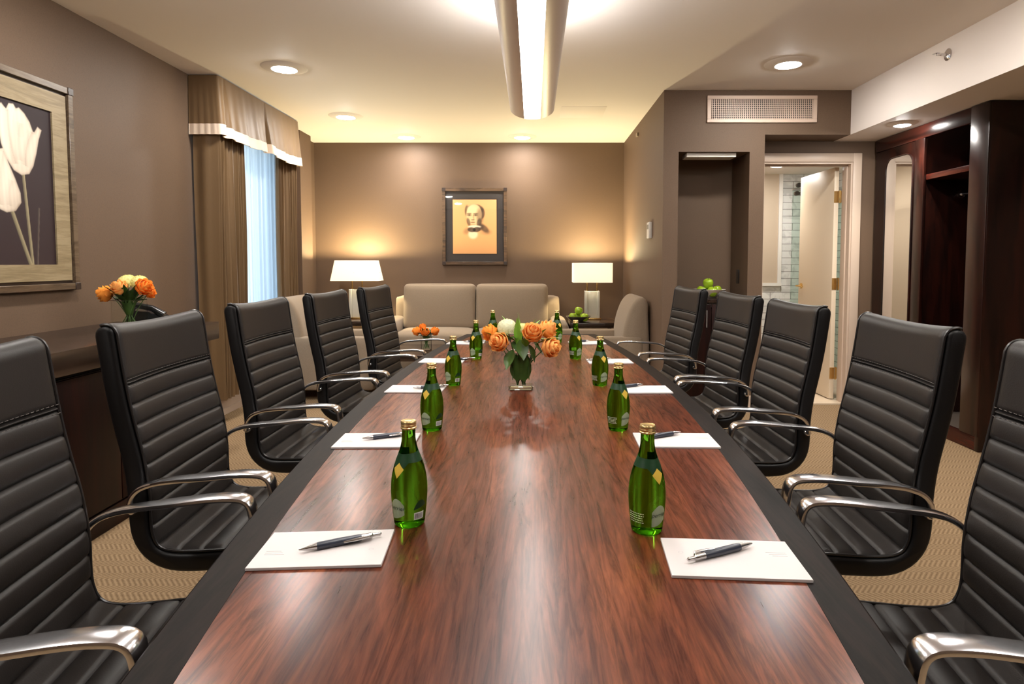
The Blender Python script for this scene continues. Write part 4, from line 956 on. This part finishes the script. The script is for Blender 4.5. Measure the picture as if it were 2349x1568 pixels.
small_bouquet(-2.20, 3.36, cz, 0.128, 0.150, 0.25, 'the orange and cream bouquet on the credenza', True,
    [((-0.092, -0.03, 0.182), 0.040, 'orange rose nearest the tulip picture in the credenza bouquet', M_ROSED), ((-0.012, -0.045, 0.212), 0.038, 'orange rose at the middle front of the credenza bouquet', M_ROSE), ((0.086, -0.01, 0.218), 0.042, 'deep orange rose on the curtain side of the credenza bouquet', M_ROSED), ((0.108, 0.01, 0.186), 0.026, 'small deep orange rose lowest on the curtain side of the credenza bouquet', M_ROSED)],
    [((-0.012, 0.015, 0.245), 0.046, 'cream hydrangea head on top of the credenza bouquet, tulip picture side'), ((0.048, 0.02, 0.245), 0.042, 'cream hydrangea head on top of the credenza bouquet, curtain side')], 14)
ph = thing('desk_telephone', 'glossy black desk telephone on the credenza behind the vase', 'telephone', (-2.215, 3.575, cz), radians(12)); ph.scale = (0.86, 0.8, 0.86)
g = G(); g.prism([(-0.11, 0.0), (0.11, 0.0), (0.11, 0.03), (0.02, 0.085), (-0.11, 0.10)], -0.10, 0.10, 'y'); obj('body', g, M_PLASTIC, ph)
g = G(); g.tube([(-0.10, -0.06, 0.11), (-0.06, -0.06, 0.128), (0.03, -0.06, 0.108), (0.10, -0.06, 0.06)], [0.026, 0.020, 0.020, 0.026], 14); obj('handset', g, M_PLASTIC, ph)
obj('display', G().box((-0.05, 0.0, 0.0955), (0.01, 0.08, 0.097)), M_INKGREY, ph, rot=(0, 0.12, 0))
g = G()
for a in range(4):
    for b in range(3): g.box((0.03 + a * 0.018, -0.01 + b * 0.022, 0.03), (0.042 + a * 0.018, 0.006 + b * 0.022, 0.085 - a * 0.012))
obj('keypad', g, M_RUBBER, ph)

# ------------------------------------------------------------------ pictures
def art(name, w, h, nx, ny, fn, m, parent, place, thick=0.004):
    """flat printed sheet with its picture as ink colours"""
    g = G().grid(lambda u, v: place(u * w - w / 2, v * h - h / 2), nx, ny)
    o = obj(name, g, m, parent, smooth=False); me = o.data
    at = me.color_attributes.new('ink', 'FLOAT_COLOR', 'POINT')
    vals = []
    for i in range(nx + 1):
        for j in range(ny + 1): c = fn(i / nx, j / ny); vals += [c[0], c[1], c[2], 1]
    at.data.foreach_set('color', vals); return o
def mixc(a, b, t): t = max(0, min(1, t)); return tuple(x + (y - x) * t for x, y in zip(a[:3], b[:3]))
def ss(a, b, x): t = max(0, min(1, (x - a) / ((b - a) or 1e-9))); return t * t * (3 - 2 * t)
def tulips(u, v):
    y = (2.468 + u * 0.786) * 0.9911; z = 1.235 + (1.222 + v * 0.782 - 1.235) * 0.9911
    c = mixc(lin(46, 32, 34), lin(40, 29, 34), v)
    def line(p, q, w0, col, c):
        px, pz = q[0] - p[0], q[1] - p[1]; t = max(0, min(1, ((y - p[0]) * px + (z - p[1]) * pz) / (px * px + pz * pz)))
        d = hypot(y - p[0] - px * t, z - p[1] - pz * t); sh = 0.7 + 0.5 * ((y - p[0] - px * t) / w0); return mixc(c, tuple(k * max(0.4, min(1.2, sh)) for k in col[:3]), 1 - ss(w0 * 0.7, w0, d))
    st = lin(150, 138, 108)
    c = line((3.075, 1.20), (3.035, 1.70), 0.010, st, c); c = line((3.07, 1.20), (2.955, 1.50), 0.012, st, c)
    c = line((3.10, 1.20), (3.125, 1.50), 0.007, lin(86, 74, 68), c); c = line((2.70, 1.20), (2.62, 1.62), 0.011, st, c)
    def poly(P):
        d = 9.0; ins = False; n = len(P)
        for i in range(n):
            (ax, ay), (bx_, by_) = P[i - 1], P[i]; ex, ey = bx_ - ax, by_ - ay; wx, wy = y - ax, z - ay; t = max(0, min(1, (wx * ex + wy * ey) / (ex * ex + ey * ey)))
            d = min(d, hypot(wx - ex * t, wy - ey * t))
            if (ay > z) != (by_ > z) and y < (bx_ - ax) * (z - ay) / (by_ - ay) + ax: ins = not ins
        return d if ins else -d
    def bloom(P, folds, c):
        if not (min(p[0] for p in P) - 0.01 < y < max(p[0] for p in P) + 0.01): return c
        d = poly(P); a = ss(-0.003, 0.003, d)
        if a <= 0: return c
        y0, y1 = min(p[0] for p in P), max(p[0] for p in P); z0, z1 = min(p[1] for p in P), max(p[1] for p in P); u_, v_ = (y - y0) / (y1 - y0), (z - z0) / (z1 - z0)
        sh = 0.96 - 0.30 * ss(0.45, 1.0, u_) * (1 - 0.5 * v_) - 0.22 * ss(0.4, 0.0, v_) - 0.25 * (1 - ss(0.0, 0.016, d)) + 0.03 * sin(u_ * 60 + 5 * v_)
        for (f0, f1, w, k) in folds:
            px, pz = f1[0] - f0[0], f1[1] - f0[1]; t = max(0, min(1, ((y - f0[0]) * px + (z - f0[1]) * pz) / (px * px + pz * pz))); q = (y - f0[0] - px * t) + 0.012 * sin(pi * t); sh -= k * exp(-(q / w) ** 2) * (1 if 0 < t < 1 else 0.0) * (1.0 if q > 0 else 0.6)
        return mixc(c, mixc(lin(128, 104, 80), lin(240, 226, 208), sh), a)
    B2 = [(2.82, 1.62), (2.85, 1.70), (2.90, 1.752), (2.932, 1.762), (2.955, 1.70), (2.99, 1.63), (3.017, 1.565), (3.020, 1.52), (2.985, 1.478), (2.935, 1.468), (2.88, 1.485), (2.835, 1.54)]
    B1 = [(2.912, 1.90), (2.918, 1.955), (2.930, 1.970), (2.945, 1.955), (2.957, 1.948), (2.972, 1.976), (2.998, 1.980), (3.012, 1.962), (3.030, 1.970), (3.060, 1.950), (3.090, 1.915), (3.108, 1.872), (3.118, 1.872), (3.138, 1.902), (3.162, 1.890), (3.142, 1.840), (3.124, 1.770), (3.102, 1.705), (3.075, 1.664), (3.030, 1.652), (2.985, 1.670), (2.945, 1.720), (2.920, 1.785), (2.910, 1.85)]
    B3 = [(2.56, 1.62), (2.55, 1.74), (2.57, 1.86), (2.60, 1.90), (2.63, 1.87), (2.66, 1.90), (2.69, 1.84), (2.71, 1.72), (2.68, 1.62), (2.62, 1.585)]
    c = bloom(B2, [((2.93, 1.75), (2.90, 1.50), 0.02, 0.22), ((2.97, 1.62), (2.95, 1.5), 0.015, 0.15)], c)
    c = bloom(B1, [((2.960, 1.945), (2.995, 1.70), 0.016, 0.30), ((3.03, 1.90), (3.02, 1.72), 0.022, 0.18), ((3.10, 1.87), (3.05, 1.70), 0.016, 0.28), ((2.99, 1.90), (3.09, 1.88), 0.05, 0.10)], c)
    c = bloom(B3, [((2.62, 1.86), (2.62, 1.62), 0.02, 0.25)], c)
    return c
def pframe(name, label, loc, w, h, bar, m, mk, z0=0.0):
    """thin framed picture on a wall; mk maps (across, up, out) to world offsets"""
    t = thing(name, label, 'picture', loc)
    def bx(nm, a0, a1, b0, b1, d0, d1, mm, bev=0.002):
        p = [mk(a, b, d) for a in (a0, a1) for b in (b0, b1) for d in (d0, d1)]
        lo = tuple(min(q[i] for q in p) for i in range(3)); hi = tuple(max(q[i] for q in p) for i in range(3)); return obj(nm, rbox(lo, hi, bev, 1), mm, t)
    for (a0, a1, b0, b1) in ((-w / 2, w / 2, h / 2 - bar, h / 2), (-w / 2, w / 2, -h / 2, -h / 2 + bar), (-w / 2, -w / 2 + bar, -h / 2 + bar, h / 2 - bar), (w / 2 - bar, w / 2, -h / 2 + bar, h / 2 - bar)):
        bx('frame_bar', a0, a1, b0, b1, 0.0, 0.034, m)
    k = bar * 1.12
    for a in (-1, 1):
        for b in (-1, 1):
            ca, cb = a * (w / 2 - bar / 2), b * (h / 2 - bar / 2); bx('corner_block', ca - k / 2, ca + k / 2, cb - k / 2, cb + k / 2, 0.0, 0.038, M_CORNER)
    return t, bx
# tulip picture, left wall
ty, tz = 2.862, 1.624
tp, bx = pframe('framed_picture', 'large framed picture of white tulips on the wall above the credenza', (XL, ty, tz), 1.072, 1.076, 0.034, M_FRAMEW, lambda a, b, d: (d, a, b))
bx('backing', -0.51, 0.51, -0.51, 0.51, 0.0, 0.016, M_CORNER, 0.0)
for (a0, a1, b0, b1) in ((-0.490, 0.490, 0.386, 0.488), (-0.490, 0.490, -0.488, -0.404), (-0.490, -0.394, -0.404, 0.386), (0.393, 0.490, -0.404, 0.386)): bx('inner_border', a0, a1, b0, b1, 0.016, 0.026, M_MATGOLD, 0.0)
art('print', 0.790, 0.792, 240, 240, tulips, M_INK, tp, lambda a, b: (0.0175, a - 0.001, b - 0.009))
# portrait, back wall
def portrait(u, v):
    x = 305 + 780 * u; y = 300 + 970 * (1 - v)
    c = mixc(lin(226, 172, 118), lin(216, 158, 102), (1 - v) * 0.8); ink = lin(60, 48, 42); skin = lin(226, 190, 142)
    def e(cx, cy, rx, ry, soft=0.25, rot=0.0):
        dx, dy = x - cx, y - cy; a = dx * cos(rot) + dy * sin(rot); b = -dx * sin(rot) + dy * cos(rot); d = sqrt((a / rx) ** 2 + (b / ry) ** 2); soft *= 0.65; return 1 - ss(1 - soft, 1 + soft, d)
    c = mixc(c, ink, 0.8 * e(865, 815, 105, 52, 0.6, 0.75)); c = mixc(c, ink, 0.7 * e(800, 790, 60, 60, 0.7)); c = mixc(c, ink, 0.45 * e(560, 860, 70, 50, 0.9, -0.6)); c = mixc(c, ink, 0.30 * e(900, 880, 90, 50, 0.8))
    c = mixc(c, lin(244, 220, 184), 0.85 * e(665, 920, 80, 80, 0.5))
    c = mixc(c, ink, 0.85 * e(820, 540, 55, 105, 0.35)); c = mixc(c, ink, 0.8 * e(560, 500, 40, 100, 0.4)); c = mixc(c, ink, 0.8 * e(700, 480, 150, 100, 0.15))
    c = mixc(c, skin, e(685, 570, 138, 190, 0.12)); c = mixc(c, lin(238, 206, 160), 0.8 * e(650, 480, 85, 75, 0.6))
    c = mixc(c, ink, 0.55 * e(790, 600, 60, 150, 0.7)); c = mixc(c, ink, 0.75 * e(585, 700, 32, 75, 0.5, -0.25)); c = mixc(c, ink, 0.8 * e(775, 710, 42, 80, 0.5, 0.25))
    for cx in (598, 712):
        c = mixc(c, ink, 0.6 * e(cx, 575, 42, 22, 0.5)); c = mixc(c, ink, 0.75 * e(cx, 548, 48, 9, 0.5, -0.06)); c = mixc(c, lin(30, 24, 20), 0.8 * e(cx + 2, 576, 12, 10, 0.4))
    c = mixc(c, ink, 0.35 * e(675, 620, 12, 50, 0.6, -0.1)); c = mixc(c, ink, 0.65 * e(662, 662, 34, 11, 0.5)); c = mixc(c, lin(120, 66, 46), 0.75 * e(662, 705, 42, 12, 0.4)); c = mixc(c, ink, 0.3 * e(665, 745, 45, 14, 0.6))
    c = mixc(c, lin(240, 226, 200), 0.8 * e(690, 785, 110, 26, 0.4)); c = mixc(c, ink, 0.9 * e(640, 838, 72, 44, 0.3, 0.1)); c = mixc(c, ink, 0.9 * e(730, 835, 75, 46, 0.3, -0.15)); c = mixc(c, lin(30, 24, 22), 0.8 * e(690, 840, 22, 30, 0.4))
    return c
pt, bx = pframe('framed_portrait', 'framed sepia portrait print of a man in a bow tie above the sofa', (-0.675, YB, 1.640), 0.745, 0.882, 0.036, M_FRAMEP, lambda a, b, d: (a, -d, b))
bx('mount', -0.345, 0.345, -0.412, 0.412, 0.0, 0.014, M_DARKMAT, 0.0)
bx('print_edge', -0.263, 0.263, -0.322, 0.318, 0.0145, 0.0152, M_CORNER, 0.0)
art('print', 0.506, 0.622, 110, 134, portrait, M_INK2, pt, lambda a, b: (a, -0.0165, b - 0.002))
bx('glass', -0.34, 0.34, -0.408, 0.408, 0.0195, 0.0215, M_GLASSP, 0.0)

# ------------------------------------------------------------------ window dressing
def strip(path, z0, z1, th=0.004, rows=1, fn=None):
    """cloth hanging along a plan path"""
    n = len(path); nor = []
    for i in range(n):
        a = Vector(path[max(i - 1, 0)]); b = Vector(path[min(i + 1, n - 1)]); t = (b - a).normalized(); nor.append(Vector((t.y, -t.x)))
    g = G(); vs = []; fs = []
    for side in (0, 1):
        for r in range(rows + 1):
            z = z0 + (z1 - z0) * r / rows
            for i in range(n):
                p = Vector(path[i]) + nor[i] * (th * side); q = fn(i, p, nor[i], z, r / rows) if fn else (p.x, p.y, z); vs.append(q)
    K = (rows + 1) * n
    for r in range(rows):
        for i in range(n - 1):
            a = r * n + i; fs.append((a, a + 1, a + n + 1, a + n)); fs.append((K + a, K + a + n, K + a + n + 1, K + a + 1))
    for i in range(n - 1): fs.append((i, K + i, K + i + 1, i + 1)); a = rows * n + i; fs.append((a, a + 1, K + a + 1, K + a))
    for r in range(rows):
        for i in (0, n - 1): a = r * n + i; fs.append((a, a + n, K + a + n, K + a))
    return g.add(vs, fs)
def drape(name, label, y0, y1, ret_near, ret_far, folds):
    path = []; xf = -2.352
    if ret_near: path += [(-2.50 + (xf + 2.50) * i / 8, y0 + 0.006 * sin(i * 1.1)) for i in range(8)]
    n = 90
    for i in range(n + 1):
        u = i / n; ph = folds * 2 * pi * (u + 0.06 * sin(u * 7)); path.append((xf + 0.042 * (0.5 + 0.5 * sin(ph)) ** 1.3 - 0.01 * sin(u * 5), y0 + (y1 - y0) * u + 0.010 * cos(ph)))
    if ret_far: path += [(xf + (-2.50 - xf) * i / 8, y1) for i in range(1, 9)]
    g = strip(path, 0.19, 2.30, 0.005, 10, lambda i, p, nn, z, f: (p.x + 0.006 * sin(f * 6 + i * 0.3), p.y, z))
    return tag(obj(name, g, M_DRAPE, ang=80), label, 'curtain', 'bronze drapery panels at the window')
drape('drapery_panel', 'bronze drapery panel hanging at the credenza end of the window', 4.615, 4.99, True, False, 8)
drape('drapery_panel', 'bronze drapery panel hanging at the sofa end of the window', 5.68, 6.075, False, True, 9)
path = [(-2.43 + 0.012 * sin(i * 0.55) + 0.006 * sin(i * 1.3), 4.80 + 1.12 * i / 140) for i in range(141)]
tag(obj('sheer_curtain', strip(path, 0.19, 2.42, 0.002, 1), M_SHEER, ang=80), 'white sheer curtain glowing with daylight between the drapery panels', 'curtain')
VP = []
def addp(a, b, n):
    for i in range(n): VP.append((a[0] + (b[0] - a[0]) * i / n, a[1] + (b[1] - a[1]) * i / n))
addp((-2.515, 4.60), (-2.302, 4.60), 16); addp((-2.302, 4.60), (-2.290, 6.09), 110); addp((-2.290, 6.09), (-2.515, 6.09), 16); VP.append((-2.515, 6.09))
def vfn(i, p, nn, z, f):
    # f = 0 at the hem, 1 at the ceiling; front face flares and has inverted pleats
    x, y = p.x, p.y; d = 1 - f; zz = z
    if 16 <= i <= 126:
        s = (y - 4.60) / 1.485; fl = 0.055 * d ** 1.2 * (0.55 + 0.45 * sin(pi * min(1, s * 1.2)))
        for (c, w) in ((0.045, 0.020), (0.50, 0.018)):
            dd = (s - c) / (w * (0.25 + 0.95 * d)); fl -= 0.13 * d * exp(-dd * dd * 2.2)
        fl += 0.008 * d * sin(s * 38) + 0.004 * sin(s * 90) * d
        x += max(-0.004, fl); zz = z + d * (-0.022 * sin(pi * ((s * 2) % 1)) )
    else:
        y += (-0.012 if i < 16 else 0.012) * d; x += (0.03 * d) * ((p.x + 2.515) / 0.2); y += 0.003 * sin(i * 1.9) * d
    return (x, y, zz)
vl = thing('window_valance', 'bronze pleated box valance with pale trim above the window', 'valance', (0, 0, 0))
obj('skirt', strip(VP, 2.235, 2.590, 0.006, 10, lambda i, p, nn, z, f: vfn(i, p, nn, z, (z - 2.165) / 0.43)), M_DRAPE, vl, ang=80)
tr_ = obj('trim_band', strip(VP, 2.165, 2.242, 0.0085, 4, lambda i, p, nn, z, f: vfn(i, Vector((p.x + nn.x * 0.0, p.y)), nn, z, (z - 2.165) / 0.43)), M_VTRIM, vl, ang=80); tr_['label'] = 'pale cream hem band'
vl.location = (0, 0, 0)
obj('curtain_rod', G().tube([(-2.45, 4.63, 2.48), (-2.45, 6.06, 2.48)], 0.012, 12), M_STEEL, vl)
obj('board', G().box((-2.515, 4.61, 2.575), (-2.32, 6.075, 2.598)), M_DRAPE, vl)

# ------------------------------------------------------------------ lounge end: sofa, armchairs, tables, lamps
sf = thing('sofa', 'taupe two-seat sofa with tall back cushions against the back wall', 'sofa', (-0.63, 6.68, 0))
obj('base', G().soft((0, 0.02, 0.22), (1.72, 0.88, 0.26), 0.04), M_SOFA, sf)
obj('back_frame', G().soft((0, 0.40, 0.50), (1.86, 0.20, 0.70), 0.05), M_SOFA, sf)
for sg in (-1, 1):
    obj('arm', G().soft((sg * 0.90, -0.04, 0.36), (0.20, 0.92, 0.54), 0.085), M_SOFA, sf)
    obj('seat_cushion', G().soft((sg * 0.40, -0.10, 0.42), (0.795, 0.72, 0.18), 0.05, 10, (0, 0, 0.02)), M_SOFA, sf)
    obj('back_cushion', G().soft((0, 0, 0), (0.785, 0.22, 0.50), 0.045, 12, (0.004, 0.03, 0.008)), M_SOFA, sf, loc=(sg * 0.397, 0.17, 0.735), rot=(radians(-7), 0, 0))
    for y in (-0.36, 0.38): obj('foot', G().lathe([(0.02, 0), (0.03, 0.09)], 14, c=(sg * 0.78, y, 0)), M_BLACK, sf)
def armchair(label, x, y, rz):
    t = thing('armchair', label, 'armchair', (x, y, 0), rz, 'taupe armchairs at the lounge end')
    # faces +X; profile of the arched back
    back = [(-0.19, 0.42), (-0.195, 0.58), (-0.21, 0.68), (-0.235, 0.77), (-0.27, 0.85), (-0.315, 0.905), (-0.36, 0.922), (-0.395, 0.905), (-0.415, 0.86), (-0.42, 0.78), (-0.42, 0.10), (-0.20, 0.10)]
    pr, _ = resample(back + [back[0]], 70); pr = pr[:-1]
    g = G(); vs = []; fs = []; N = len(pr); c = sum(pr, Vector((0, 0))) / N
    ys = [(-0.345, 0.03), (-0.338, 0.012), (-0.322, 0.002), (-0.30, 0)] + [(-0.30 + 0.6 * k / 6, 0) for k in range(1, 6)] + [(0.30, 0), (0.322, 0.002), (0.338, 0.012), (0.345, 0.03)]
    nn = []
    for i in range(N):
        q = (pr[(i + 1) % N] - pr[i - 1]).normalized(); w = Vector((q.y, -q.x)); nn.append(w)
    ar = sum(pr[i - 1].x * pr[i].y - pr[i].x * pr[i - 1].y for i in range(N))
    if ar < 0: nn = [-a for a in nn]
    for (yy, ins) in ys:
        for p, q in zip(pr, nn): r = p - q * ins; vs.append((r.x, yy, r.y))
    for a in range(len(ys) - 1):
        for i in range(N): j = (i + 1) % N; fs.append((a * N + i, a * N + j, (a + 1) * N + j, (a + 1) * N + i))
    fs.append(list(range(N))); fs.append([(len(ys) - 1) * N + i for i in range(N)]); g.add(vs, fs)
    obj('backrest', g, M_SOFA, t, ang=60)
    obj('base', G().soft((0.05, 0, 0.24), (0.72, 0.66, 0.28), 0.03), M_SOFA, t)
    obj('seat_cushion', G().soft((0.11, 0, 0.42), (0.60, 0.52, 0.16), 0.05, 10, (0, 0, 0.02)), M_SOFA, t)
    for sg in (-1, 1): obj('arm', G().soft((0.03, sg * 0.305, 0.33), (0.80, 0.11, 0.48), 0.03), M_SOFA, t)
    for a in (-0.30, 0.34):
        for b in (-0.27, 0.27): obj('foot', G().lathe([(0.018, 0), (0.026, 0.11)], 12, c=(a, b, 0)), M_BLACK, t)
    return t
armchair('taupe armchair with arched back by the window, beside the drapery', -1.845, 5.80, 0)
armchair('taupe armchair with arched back against the wall under the thermostat', 0.605, 5.81, pi)

def sidetable(label, x, y, w, d, h=0.603):
    t = thing('side_table', label, 'side table', (x, y, 0), 0, 'dark wood side tables beside the sofa')
    obj('top', rbox((-w / 2, -d / 2, h - 0.05), (w / 2, d / 2, h), 0.004), M_DARKWOOD, t); obj('shelf', rbox((-w / 2 + 0.02, -d / 2 + 0.02, 0.16), (w / 2 - 0.02, d / 2 - 0.02, 0.185), 0.003), M_DARKWOOD, t)
    for a in (-1, 1):
        for b in (-1, 1): obj('leg', rbox((a * (w / 2 - 0.022) - 0.02, b * (d / 2 - 0.022) - 0.02, 0), (a * (w / 2 - 0.022) + 0.02, b * (d / 2 - 0.022) + 0.02, h - 0.05), 0.002), M_DARKWOOD, t)
    return t
sidetable('dark wood side table under the tapered-shade lamp, window side of the sofa', -1.93, 6.84, 0.56, 0.56)
sidetable('dark wood side table under the straight-shade lamp, with a fruit bowl on it', 0.635, 6.68, 0.50, 0.62)
def lamp(label, x, y, z, wt, wb, dep, zb, zt, power):
    t = thing('table_lamp', label, 'table lamp', (x, y, z))
    obj('base', rbox((-0.095, -0.07, 0), (0.095, 0.07, 0.018), 0.003), M_BRASS, t)
    g = G(); g.box((-0.082, -0.05, 0.018), (-0.052, 0.05, zb - z - 0.095), 0.004); g.box((0.052, -0.05, 0.018), (0.082, 0.05, zb - z - 0.095), 0.004); g.box((-0.052, -0.03, 0.018), (0.052, 0.03, zb - z - 0.098), 0.003)
    obj('glass_column', g, M_LAMPGLASS, t)
    for a in (-0.055, 0.055): obj('rod', G().tube([(a, 0, zb - z - 0.095), (a, 0, zb - z + 0.07)], 0.008, 10), M_BRASS, t)
    obj('crossbar', G().tube([(-0.058, 0, zb - z + 0.07), (0.058, 0, zb - z + 0.07)], 0.006, 8), M_BRASS, t)
    obj('bulb', G().lathe([(0.012, 0), (0.014, 0.02), (0.026, 0.05), (0.028, 0.065), (0.018, 0.088), (0.001, 0.094)], 18, c=(0, 0, zb - z + 0.075)), emis('lamp_bulb', (1, 0.8, 0.5, 1), 12), t)
    # open-topped shade with real thickness, rectangular in plan
    def ringr(w, d, zz, r=0.02):
        out = []
        for (sx_, sy_, a0) in ((1, 1, 0), (-1, 1, pi / 2), (-1, -1, pi), (1, -1, 3 * pi / 2)):
            for k in range(5): a = a0 + pi / 2 * k / 4; out.append((sx_ * (w / 2 - r) + r * cos(a), sy_ * (d / 2 - r) + r * sin(a), zz))
        return out
    th = 0.003; B, T = zb - z, zt - z
    rings = [ringr(wb, dep, B), ringr(wt, dep * wt / wb, T), ringr(wt - 2 * th, dep * wt / wb - 2 * th, T), ringr(wb - 2 * th, dep - 2 * th, B)]
    N = len(rings[0]); g = G(); fs = []
    for a in range(4):
        for i in range(N): j = (i + 1) % N; b2_ = (a + 1) % 4; fs.append((a * N + i, a * N + j, b2_ * N + j, b2_ * N + i))
    g.add([p for r in rings for p in r], fs); sh = obj('shade', g, M_SHADE, t, ang=40)
    g = G(); g.tube([(-wb / 2 + 0.004, 0, B + 0.09), (wb / 2 - 0.004, 0, B + 0.09)], 0.002, 6); g.tube([(0, -dep / 2 + 0.004, B + 0.09), (0, dep / 2 - 0.004, B + 0.09)], 0.002, 6); obj('spider', g, M_BRASS, sh)
    l = bpy.data.lights.new('lamp_bulb_light', 'POINT'); l.energy = power * 1.2; l.color = (1.0, 0.82, 0.47); l.shadow_soft_size = 0.035
    lo = bpy.data.objects.new('lamp_bulb_light', l); COL.objects.link(lo); lo.parent = t; lo.location = (0, 0.0, zt - z - 0.036); return t
lamp('lit table lamp with tapered white shade at the window side of the sofa', -1.95, 6.86, 0.603, 0.44, 0.53, 0.26, 1.026, 1.250, P_LAMP)
lamp('lit table lamp with straight rectangular shade beside the side wall', 0.645, 6.78, 0.603, 0.43, 0.43, 0.22, 1.010, 1.221, P_LAMP)

co = thing('coffee_table', 'low dark glossy coffee table in front of the sofa', 'coffee table', (-0.75, 5.53, 0))
obj('top', rbox((-0.58, -0.38, 0.40), (0.58, 0.34, 0.45), 0.004), M_DARKWOOD, co); obj('shelf', rbox((-0.54, -0.34, 0.12), (0.54, 0.30, 0.145), 0.003), M_DARKWOOD, co)
for a in (-0.545, 0.545):
    for b in (-0.345, 0.305): obj('leg', rbox((a - 0.03, b - 0.03, 0), (a + 0.03, b + 0.03, 0.40), 0.003), M_DARKWOOD, co)
small_bouquet(-0.955, 5.50, 0.45, 0.095, 0.13, 0.22, 'the small rose bouquet on the coffee table', False,
    [((-0.072, -0.02, 0.165), 0.036, 'orange rose on the window side of the coffee table bouquet', M_ROSED), ((0.0, -0.05, 0.160), 0.036, 'orange rose at the middle front of the coffee table bouquet', M_ROSED), ((0.072, -0.02, 0.165), 0.036, 'orange rose on the portrait side of the coffee table bouquet', M_ROSED), ((-0.03, 0.03, 0.195), 0.030, 'orange rose at the top of the coffee table bouquet', M_ROSED)], [], 16)

# fruit bowls
def bowl(label, x, y, z, r, h, m, sq=False):
    t = thing('fruit_bowl', label, 'bowl', (x, y, z)); pr = [(0.35 * r, 0), (0.42 * r, 0.004), (0.72 * r, 0.45 * h), (r, h), (r - 0.004, h + 0.001), (0.70 * r, 0.5 * h), (0.40 * r, 0.012), (0.001, 0.010)]
    obj('dish', G().lathe(pr, 40, cap1=False), m, t); return t
AP, _ = resample([(0.001, 0.006), (0.012, 0.0), (0.026, 0.008), (0.034, 0.026), (0.0355, 0.042), (0.030, 0.058), (0.016, 0.066), (0.006, 0.062), (0.001, 0.058)], 26); AP = [p * 1.18 for p in AP]
def make_apple():
    t = thing('green_apple', '-', 'apple', (0, 0, 0), 0, 'green apples in the fruit bowls')
    obj('fruit', G().lathe([(p.x, p.y) for p in AP], 24, cap0=False, cap1=False), M_APPLE, t, ang=80)
    obj('stalk', G().tube([(0, 0, 0.068), (0.002, 0, 0.082), (0.005, 0, 0.090)], 0.0014, 6), M_CORNER, t); return t
bowl('white shallow bowl of green apples on the niche cabinet', 1.465, 5.17, 0.935, 0.142, 0.070, M_BOWL)
bowl('dark shallow bowl of green apples on the side table by the armchair', 0.475, 6.49, 0.603, 0.135, 0.062, M_BOWLD)
a0 = make_apple(); first = True
NA = [((-0.070, -0.01, 0.029), 'niche bowl, toward the thermostat wall'), ((0.008, -0.066, 0.028), 'niche bowl, at the middle front'), ((0.080, -0.004, 0.032), 'niche bowl, toward the bathroom door'), ((0.004, 0.058, 0.028), 'niche bowl, behind the others'), ((-0.004, -0.004, 0.093), 'niche bowl, on top of the pile')]
SA = [((-0.068, -0.012, 0.027), 'side table bowl, toward the sofa'), ((0.058, -0.040, 0.027), 'side table bowl, toward the armchair'), ((0.004, 0.060, 0.027), 'side table bowl, below the lamp column'), ((-0.004, -0.002, 0.090), 'side table bowl, on top of the pile')]
for (bx_, by_, bz_), lst in (((1.465, 5.17, 0.935), NA), ((0.475, 6.49, 0.603), SA)):
    for i, (p, lb) in enumerate(lst):
        a = a0 if first else dup(a0); first = False; a.location = (bx_ + p[0], by_ + p[1], bz_ + p[2] - 0.012); a.rotation_euler = (0.2 * sin(i * 2), 0.25 * cos(i * 3), i * 1.3); a['label'] = 'green apple in the ' + lb
